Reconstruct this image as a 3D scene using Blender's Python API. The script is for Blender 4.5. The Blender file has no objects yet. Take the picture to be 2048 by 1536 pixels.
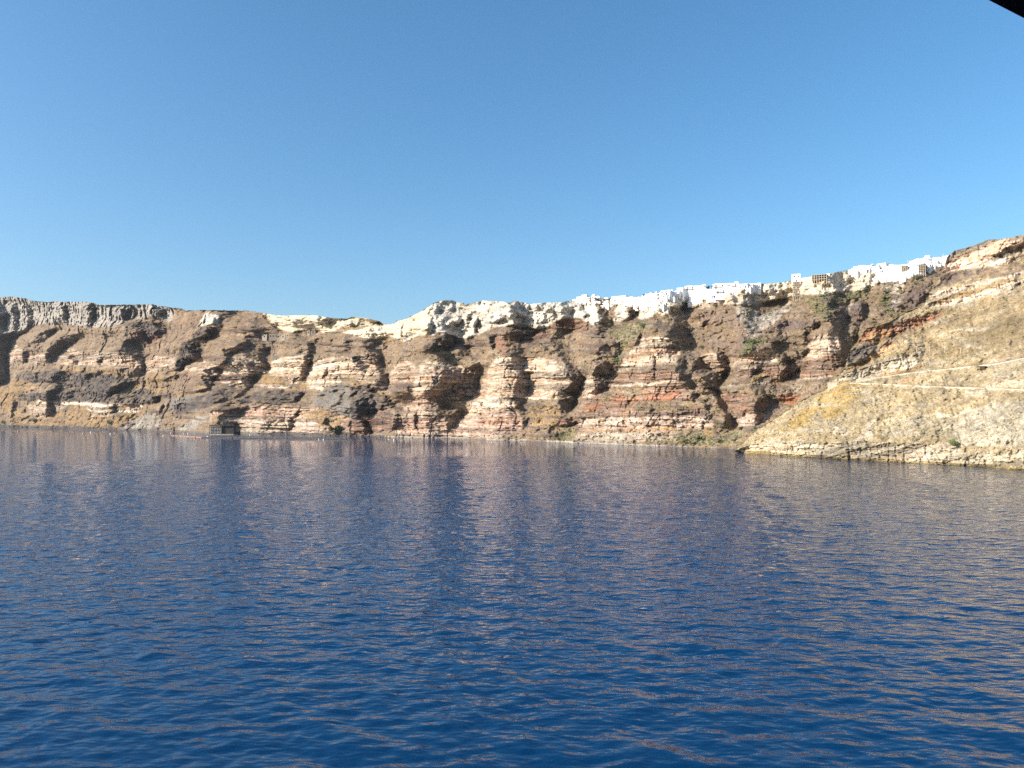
import bpy, math, random
import numpy as np
from mathutils import Vector, Matrix

# ------------------------------------------------------------------ camera, sky, sun, exposure
SC = bpy.context.scene
COL = SC.collection
CAM_H = 20.0
FPX = 1547.0                       # focal length in photo pixels (2048 wide)
CX, CY = 1024.0, 768.0
PITCH = math.atan((838.0 - 768.0) / FPX)
cam_data = bpy.data.cameras.new('camera')
cam_data.sensor_width = 36.0
cam_data.lens = 36.0 * FPX / 2048.0
cam_data.clip_start = 0.1
cam_data.clip_end = 30000.0
cam = bpy.data.objects.new('camera', cam_data)
COL.objects.link(cam)
cam.location = (0, 0, CAM_H)
cam.rotation_euler = (math.pi / 2 + PITCH, 0, 0)
SC.camera = cam

SUN_EL = math.radians(27.0)
SUN_A = math.radians(70.0)         # to the left of straight behind the camera
sun_vec = Vector((-math.sin(SUN_A) * math.cos(SUN_EL), -math.cos(SUN_A) * math.cos(SUN_EL), math.sin(SUN_EL)))
world = bpy.data.worlds.new('World')
SC.world = world
world.use_nodes = True
wn = world.node_tree.nodes
bg = wn['Background']
sky = wn.new('ShaderNodeTexSky')
sky.sky_type = 'NISHITA'
sky.sun_disc = False
sky.sun_elevation = SUN_EL
sky.sun_rotation = math.atan2(sun_vec.x, sun_vec.y)
sky.altitude = 0.0
sky.air_density = 1.0
sky.dust_density = 1.8
sky.ozone_density = 3.5
sat = wn.new('ShaderNodeHueSaturation')     # the clear deep blue of dry Mediterranean air
sat.inputs['Saturation'].default_value = 1.2
sat.inputs['Hue'].default_value = 0.492
world.node_tree.links.new(sky.outputs[0], sat.inputs['Color'])
world.node_tree.links.new(sat.outputs[0], bg.inputs[0])
bg.inputs[1].default_value = 0.121
sd = bpy.data.lights.new('sun', 'SUN')
sd.energy = 5.0
sd.angle = math.radians(0.53)
sd.color = (1.0, 0.90, 0.76)
sun = bpy.data.objects.new('sun', sd)
COL.objects.link(sun)
sun.rotation_euler = sun_vec.to_track_quat('Z', 'Y').to_euler()
sun.location = (-300, -100, 300)
SC.view_settings.view_transform = 'Standard'
SC.view_settings.look = 'None'
SC.view_settings.gamma = 1.0
SC.view_settings.use_curve_mapping = False
SC.view_settings.exposure = 0.8
SC.cycles.volume_bounces = 0
SC.cycles.max_bounces = 6
SC.render.filter_size = 1.2
SC.cycles.use_denoising = False

# ------------------------------------------------------------------ helpers
rng = np.random.default_rng(7)
random.seed(7)
cp, sp = math.cos(PITCH), math.sin(PITCH)

def ray(x, y):
    """horizontal unit direction (ux, uy) and tangent of elevation T for a photo pixel"""
    a = (np.asarray(x, float) - CX) / FPX
    b = (CY - np.asarray(y, float)) / FPX
    dx = a
    dy = cp - b * sp
    dz = sp + b * cp
    h = np.sqrt(dx * dx + dy * dy)
    return dx / h, dy / h, dz / h

def sea_at(x, y, z=0.0):
    ux, uy, T = ray(x, y)
    R = (CAM_H - z) / -T
    return Vector((float(ux * R), float(uy * R), z))

_perm = np.random.default_rng(3).permutation(256).astype(np.int32)
_perm = np.concatenate([_perm, _perm, _perm])
_g = np.random.default_rng(5).normal(size=(256, 3))
_g = (_g / np.linalg.norm(_g, axis=1)[:, None]).astype(np.float32)

def perlin(x, y, z, seed=0):
    x = np.asarray(x, np.float32) + seed * 17.31
    y = np.asarray(y, np.float32) + seed * 9.77
    z = np.asarray(z, np.float32) + seed * 5.13
    xi = np.floor(x); yi = np.floor(y); zi = np.floor(z)
    xf = x - xi; yf = y - yi; zf = z - zi
    xi = xi.astype(np.int32) & 255; yi = yi.astype(np.int32) & 255; zi = zi.astype(np.int32) & 255
    u = xf * xf * xf * (xf * (xf * 6 - 15) + 10)
    v = yf * yf * yf * (yf * (yf * 6 - 15) + 10)
    w = zf * zf * zf * (zf * (zf * 6 - 15) + 10)
    out = 0
    for i in (0, 1):
        for j in (0, 1):
            for k in (0, 1):
                hsh = _perm[_perm[_perm[xi + i] + yi + j] + zi + k]
                gr = _g[hsh]
                d = gr[..., 0] * (xf - i) + gr[..., 1] * (yf - j) + gr[..., 2] * (zf - k)
                out = out + d * (u if i else 1 - u) * (v if j else 1 - v) * (w if k else 1 - w)
    return out * 1.6

def fbm(x, y, z, octaves=3, seed=0):
    o = 0; a = 1.0
    for i in range(octaves):
        o = o + a * perlin(x, y, z, seed + i)
        x = x * 2.03; y = y * 2.03; z = z * 2.03; a *= 0.5
    return o

def blur(a, sx, sy):
    """separable gaussian on axis 1 (sx) and axis 0 (sy), edge padded"""
    for ax, s in ((1, sx), (0, sy)):
        if s <= 0:
            continue
        r = int(max(1, math.ceil(3 * s)))
        k = np.exp(-0.5 * (np.arange(-r, r + 1) / s) ** 2); k /= k.sum()
        pad = [(0, 0), (0, 0)]; pad[ax] = (r, r)
        p = np.pad(a, pad, mode='edge')
        n = a.shape[ax]
        o = np.zeros_like(a)
        for i, kk in enumerate(k):
            o += kk * (p[i:i + n, :] if ax == 0 else p[:, i:i + n])
        a = o
    return a

REG = {'A': (0, 580, 5.12), 'B': (350, 580, 5.12), 'C': (700, 580, 5.12), 'D': (1050, 580, 5.12),
       'E': (1400, 480, 5.851), 'F': (1698, 450, 5.851), 'G': (1350, 680, 5.851), 'H': (1648, 680, 5.12),
       'P': (0, 0, 1.0)}

def px(reg, pts):
    ox, oy, s = REG[reg]
    return np.array([(ox + a / s, oy + b / s) for a, b in pts])

def inpoly(x, y, poly):
    ins = np.zeros(x.shape, bool)
    n = len(poly)
    for i in range(n):
        x0, y0 = poly[i]; x1, y1 = poly[(i + 1) % n]
        if y0 == y1:
            continue
        c = (y0 > y) != (y1 > y)
        ins ^= c & (x < (x1 - x0) * (y - y0) / (y1 - y0) + x0)
    return ins

def polymask(X, Y, poly):
    x0, y0 = poly.min(0); x1, y1 = poly.max(0)
    m = np.zeros(X.shape, np.float32)
    box = (X >= x0) & (X <= x1) & (Y >= y0) & (Y <= y1)
    cols = np.where(box.any(0))[0]; rows = np.where(box.any(1))[0]
    if len(cols) == 0 or len(rows) == 0:
        return m, None
    sl = (slice(rows[0], rows[-1] + 1), slice(cols[0], cols[-1] + 1))
    m[sl] = inpoly(X[sl], Y[sl], poly)
    return m, sl

def interp(pts):
    xs = np.array([p[0] for p in pts], float); ys = np.array([p[1] for p in pts], float)
    return lambda x: np.interp(x, xs, ys)

def mesh_obj(name, verts, faces, mat=None, parent=None, smooth=False):
    me = bpy.data.meshes.new(name)
    me.from_pydata([tuple(v) for v in verts], [], [tuple(f) for f in faces])
    if mat: me.materials.append(mat)
    if smooth: me.shade_smooth()
    o = bpy.data.objects.new(name, me)
    COL.objects.link(o)
    if parent: o.parent = parent
    return o

def grid_mesh(name, P, mat, smooth=True):
    """P: (rows, cols, 3) -> quad mesh"""
    nr, nc = P.shape[:2]
    idx = np.arange(nr * nc, dtype=np.int32).reshape(nr, nc)
    q = np.stack([idx[:-1, :-1], idx[:-1, 1:], idx[1:, 1:], idx[1:, :-1]], -1).reshape(-1, 4)
    me = bpy.data.meshes.new(name)
    me.vertices.add(nr * nc)
    me.vertices.foreach_set('co', np.ascontiguousarray(P, np.float32).ravel())
    me.loops.add(q.size); me.loops.foreach_set('vertex_index', q.ravel())
    me.polygons.add(len(q))
    me.polygons.foreach_set('loop_start', np.arange(0, q.size, 4, dtype=np.int32))
    me.update(calc_edges=True)
    if smooth: me.shade_smooth()
    me.materials.append(mat)
    o = bpy.data.objects.new(name, me)
    COL.objects.link(o)
    return o

def tag(o, label=None, cat=None, group=None, kind=None):
    if label: o['label'] = label
    if cat: o['category'] = cat
    if group: o['group'] = group
    if kind: o['kind'] = kind
    return o

def empty(name, loc, rz=0.0):
    o = bpy.data.objects.new(name, None)
    COL.objects.link(o)
    o.location = loc
    o.rotation_euler = (0, 0, rz)
    o.empty_display_size = 0.5
    return o

class MB:
    """collects shapes into one mesh"""
    def __init__(s): s.v = []; s.f = []
    def box(s, c, d, rz=0.0):
        x, y, z = c; a, b, h = d[0] / 2, d[1] / 2, d[2] / 2
        n = len(s.v); cr, sr = math.cos(rz), math.sin(rz)
        for k in (-h, h):
            for (i, j) in ((-a, -b), (a, -b), (a, b), (-a, b)):
                s.v.append((x + i * cr - j * sr, y + i * sr + j * cr, z + k))
        for f in ((3, 2, 1, 0), (4, 5, 6, 7), (0, 1, 5, 4), (1, 2, 6, 5), (2, 3, 7, 6), (3, 0, 4, 7)):
            s.f.append(tuple(n + i for i in f))
        return s
    def tube(s, pts, r, seg=6, caps=True):
        pts = [Vector(p) for p in pts]; n0 = len(s.v)
        rr = r if isinstance(r, (list, tuple)) else [r] * len(pts)
        for i, p in enumerate(pts):
            t = (pts[min(i + 1, len(pts) - 1)] - pts[max(i - 1, 0)]).normalized()
            up = Vector((0, 0, 1)) if abs(t.z) < 0.9 else Vector((1, 0, 0))
            a = t.cross(up).normalized(); b = t.cross(a)
            for k in range(seg):
                an = 2 * math.pi * k / seg
                s.v.append(tuple(p + rr[i] * (math.cos(an) * a + math.sin(an) * b)))
        for i in range(len(pts) - 1):
            for k in range(seg):
                k2 = (k + 1) % seg
                s.f.append((n0 + i * seg + k, n0 + i * seg + k2, n0 + (i + 1) * seg + k2, n0 + (i + 1) * seg + k))
        if caps:
            s.f.append(tuple(n0 + k for k in range(seg)))
            s.f.append(tuple(n0 + (len(pts) - 1) * seg + k for k in reversed(range(seg))))
        return s
    def lathe(s, c, prof, seg=12):
        n0 = len(s.v)
        for (r, z) in prof:
            for k in range(seg):
                an = 2 * math.pi * k / seg
                s.v.append((c[0] + r * math.cos(an), c[1] + r * math.sin(an), c[2] + z))
        for i in range(len(prof) - 1):
            for k in range(seg):
                k2 = (k + 1) % seg
                s.f.append((n0 + i * seg + k, n0 + i * seg + k2, n0 + (i + 1) * seg + k2, n0 + (i + 1) * seg + k))
        s.f.append(tuple(n0 + k for k in reversed(range(seg))))
        s.f.append(tuple(n0 + (len(prof) - 1) * seg + k for k in range(seg)))
        return s
    def prism(s, poly, z0, z1):
        n0 = len(s.v); n = len(poly)
        for z in (z0, z1):
            for p in poly: s.v.append((p[0], p[1], z))
        s.f.append(tuple(n0 + i for i in reversed(range(n))))
        s.f.append(tuple(n0 + n + i for i in range(n)))
        for i in range(n):
            j = (i + 1) % n
            s.f.append((n0 + i, n0 + j, n0 + n + j, n0 + n + i))
        return s
    def mesh(s, name, mat):
        me = bpy.data.meshes.new(name)
        me.from_pydata(s.v, [], s.f)
        me.materials.append(mat)
        return me
    def build(s, name, mat, parent=None, smooth=False):
        me = s.mesh(name, mat)
        if smooth: me.shade_smooth()
        o = bpy.data.objects.new(name, me)
        COL.objects.link(o)
        if parent: o.parent = parent
        return o

# ------------------------------------------------------------------ materials
def new_mat(name):
    m = bpy.data.materials.new(name)
    m.use_nodes = True
    nt = m.node_tree
    return m, nt, nt.nodes, nt.links, nt.nodes['Principled BSDF']

def simple_mat(name, col, rough=0.8, var=0.12, scale=0.7, spec=0.3):
    m, nt, N, L, b = new_mat(name)
    tc = N.new('ShaderNodeTexCoord'); nz = N.new('ShaderNodeTexNoise')
    nz.inputs['Scale'].default_value = scale; nz.inputs['Detail'].default_value = 4
    L.new(tc.outputs['Object'], nz.inputs['Vector'])
    rp = N.new('ShaderNodeValToRGB')
    rp.color_ramp.elements[0].position = 0.3; rp.color_ramp.elements[1].position = 0.7
    rp.color_ramp.elements[0].color = tuple(c * (1 - var) for c in col) + (1,)
    rp.color_ramp.elements[1].color = tuple(min(0.9, c * (1 + var)) for c in col) + (1,)
    L.new(nz.outputs[0], rp.inputs[0]); L.new(rp.outputs[0], b.inputs['Base Color'])
    b.inputs['Roughness'].default_value = rough
    b.inputs['Specular IOR Level'].default_value = spec
    return m

def rock_mat(name, tilt=(0.0, 0.0), hue=(.78, 1.26), pink=(1.07, .91, .82)):
    m, nt, N, L, b = new_mat(name)
    def math_(op, a, c=None, v=None):
        n = N.new('ShaderNodeMath'); n.operation = op
        if hasattr(a, 'node'): L.new(a, n.inputs[0])
        else: n.inputs[0].default_value = a
        if c is not None:
            if hasattr(c, 'node'): L.new(c, n.inputs[1])
            else: n.inputs[1].default_value = c
        return n.outputs[0]
    geo = N.new('ShaderNodeNewGeometry')
    at = N.new('ShaderNodeAttribute'); at.attribute_name = 'albedo'
    ws = N.new('ShaderNodeAttribute'); ws.attribute_name = 'bedding'
    def noise(scale, detail, vec, rough=0.6):
        n = N.new('ShaderNodeTexNoise'); n.inputs['Scale'].default_value = scale
        n.inputs['Detail'].default_value = detail; n.inputs['Roughness'].default_value = rough
        L.new(vec, n.inputs['Vector']); return n.outputs[0]
    def rng_(v, a0, a1, b0, b1):
        n = N.new('ShaderNodeMapRange'); n.clamp = True
        L.new(v, n.inputs[0])
        for i, q in enumerate((a0, a1, b0, b1)): n.inputs[i + 1].default_value = q
        return n.outputs[0]
    pos = geo.outputs['Position']
    big = rng_(noise(0.03, 3, pos), 0.3, 0.7, 0.82, 1.18)
    mid = rng_(noise(0.22, 4, pos), 0.32, 0.68, 0.74, 1.26)
    fine = rng_(noise(0.8, 5, pos, 0.75), 0.3, 0.7, 0.52, 1.48)
    # bedding: thin near-horizontal beds, tilted and slightly wavy
    sx = N.new('ShaderNodeSeparateXYZ'); L.new(pos, sx.inputs[0])
    zz = math_('ADD', sx.outputs[2], math_('MULTIPLY', sx.outputs[0], tilt[0]))
    zz = math_('ADD', zz, math_('MULTIPLY', noise(0.03, 3, pos), 9.0))
    cb = N.new('ShaderNodeCombineXYZ')
    L.new(math_('MULTIPLY', sx.outputs[0], 0.012), cb.inputs[0])
    L.new(math_('MULTIPLY', sx.outputs[1], 0.012), cb.inputs[1])
    L.new(math_('MULTIPLY', zz, 0.36), cb.inputs[2])
    beds = noise(1.0, 4, cb.outputs[0], 0.75)
    bedv = rng_(beds, 0.36, 0.64, 0.52, 1.46)
    mixb = N.new('ShaderNodeMix'); mixb.data_type = 'FLOAT'
    L.new(ws.outputs['Fac'], mixb.inputs[0]); mixb.inputs[2].default_value = 1.0
    L.new(bedv, mixb.inputs[3])
    v = math_('MULTIPLY', math_('MULTIPLY', big, mid), math_('MULTIPLY', fine, mixb.outputs[0]))
    mul = N.new('ShaderNodeVectorMath'); mul.operation = 'SCALE'
    L.new(at.outputs['Color'], mul.inputs[0]); L.new(v, mul.inputs['Scale'])
    # slight hue wander between ochre and grey
    cb2 = N.new('ShaderNodeVectorMath'); cb2.operation = 'SCALE'; L.new(cb.outputs[0], cb2.inputs[0]); cb2.inputs['Scale'].default_value = .42
    lay = N.new('ShaderNodeValToRGB')
    for e_, (p_, c_) in zip([lay.color_ramp.elements[0], lay.color_ramp.elements[1]], ((.36, pink), (.66, (1.1, 1.08, 1.02)))):
        e_.position = p_; e_.color = c_ + (1,)
    k_ = lay.color_ramp.elements.new(.5); k_.color = (.98, .97, .97, 1)
    L.new(noise(1.0, 3, cb2.outputs[0], 0.6), lay.inputs[0])
    lm = N.new('ShaderNodeMix'); lm.data_type = 'RGBA'; lm.blend_type = 'MULTIPLY'
    L.new(ws.outputs['Fac'], lm.inputs[0]); L.new(mul.outputs[0], lm.inputs[6]); L.new(lay.outputs[0], lm.inputs[7])
    mul = lm; mul_out = lm.outputs[2]
    hs = N.new('ShaderNodeHueSaturation')
    L.new(mul_out, hs.inputs['Color'])
    L.new(rng_(noise(0.09, 3, pos), 0.3, 0.7, hue[0], hue[1]), hs.inputs['Saturation'])
    L.new(hs.outputs[0], b.inputs['Base Color'])
    b.inputs['Roughness'].default_value = 0.95
    b.inputs['Specular IOR Level'].default_value = 0.12
    bp = N.new('ShaderNodeBump'); bp.inputs['Strength'].default_value = 0.9
    bp.inputs['Distance'].default_value = 1.1
    hgt = math_('ADD', noise(0.5, 5, pos, 0.7), math_('MULTIPLY', beds, ws.outputs['Fac']))
    L.new(hgt, bp.inputs['Height']); L.new(bp.outputs[0], b.inputs['Normal'])
    return m

M_CLIFF = rock_mat('volcanic_cliff_rock')
M_HEAD = rock_mat('headland_rock', tilt=(-0.5, 0), hue=(.88, 1.12), pink=(.98, .95, .88))

C = {
 'scree': (.235, .172, .112), 'olive': (.245, .185, .105), 'oliverd': (.235, .165, .105), 'orange': (.34, .225, .105),
 'yellow': (.46, .31, .085), 'white': (.60, .54, .43), 'cream': (.78, .68, .50), 'cream2': (.66, .58, .44),
 'tan': (.42, .33, .225), 'tanl': (.52, .425, .29), 'pink': (.42, .30, .22), 'pinkl': (.50, .385, .28),
 'brownp': (.275, .195, .145), 'redb': (.29, .165, .115), 'red': (.34, .155, .09), 'lava': (.115, .098, .095),
 'lavag': (.21, .20, .19), 'purple': (.215, .155, .135), 'pale': (.50, .45, .36), 'grey': (.36, .33, .28),
 'green': (.17, .175, .075), 'ogreen': (.25, .215, .115), 'band': (.62, .51, .37), 'black': (.06, .052, .05),
 'hgrass': (.37, .285, .15), 'prock': (.50, .455, .335), 'ggreen': (.33, .29, .185), 'ochre': (.33, .25, .10),
 'orock': (.52, .31, .14), 'beach': (.48, .42, .34), 'dbeach': (.20, .175, .155), 'gravel': (.13, .12, .115),
}
for _k, _v in list(C.items()):
    _l = .3 * _v[0] + .6 * _v[1] + .1 * _v[2]
    C[_k] = tuple(.80 * (_l + (q - _l) * .85) for q in _v)
C['white'] = (.41, .375, .31); C['cream'] = (.62, .55, .42); C['cream2'] = (.50, .44, .34); C['yellow'] = (.36, .255, .095)
for _k in ('tan', 'tanl', 'band', 'pinkl', 'pink'): C[_k] = tuple(min(.6, q * 1.22) for q in C[_k])
for _k in ('scree', 'olive', 'oliverd', 'lava', 'brownp', 'purple'): C[_k] = tuple(q * (1.12 if _k in ('scree', 'olive', 'oliverd') else .88) for q in C[_k])
C['white'] = (.54, .51, .445); C['whiteg'] = (.335, .315, .285); C['cream2'] = (.62, .55, .43); C['yellow'] = (.39, .28, .118)
C['hgrass'] = (.345, .280, .178); C['prock'] = (.43, .385, .295); C['ggreen'] = (.345, .30, .215)
C['prock'] = (.47, .425, .335); C['hbrown'] = (.29, .225, .135)
C['yellow'] = (.37, .272, .125); C['prock'] = (.425, .385, .30); C['hgrass'] = (.335, .272, .172)
for _k in ('tan', 'tanl', 'band', 'pink', 'pinkl'):
    _l = sum(C[_k]) / 3; C[_k] = tuple((_l + (q - _l) * .74) * w_ for q, w_ in zip(C[_k], (1.0, .985, .985)))
for _k in list(C): C[_k] = tuple(q * (.86 if _k in ('scree', 'olive', 'oliverd', 'brownp') else .78) for q in C[_k])
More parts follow.
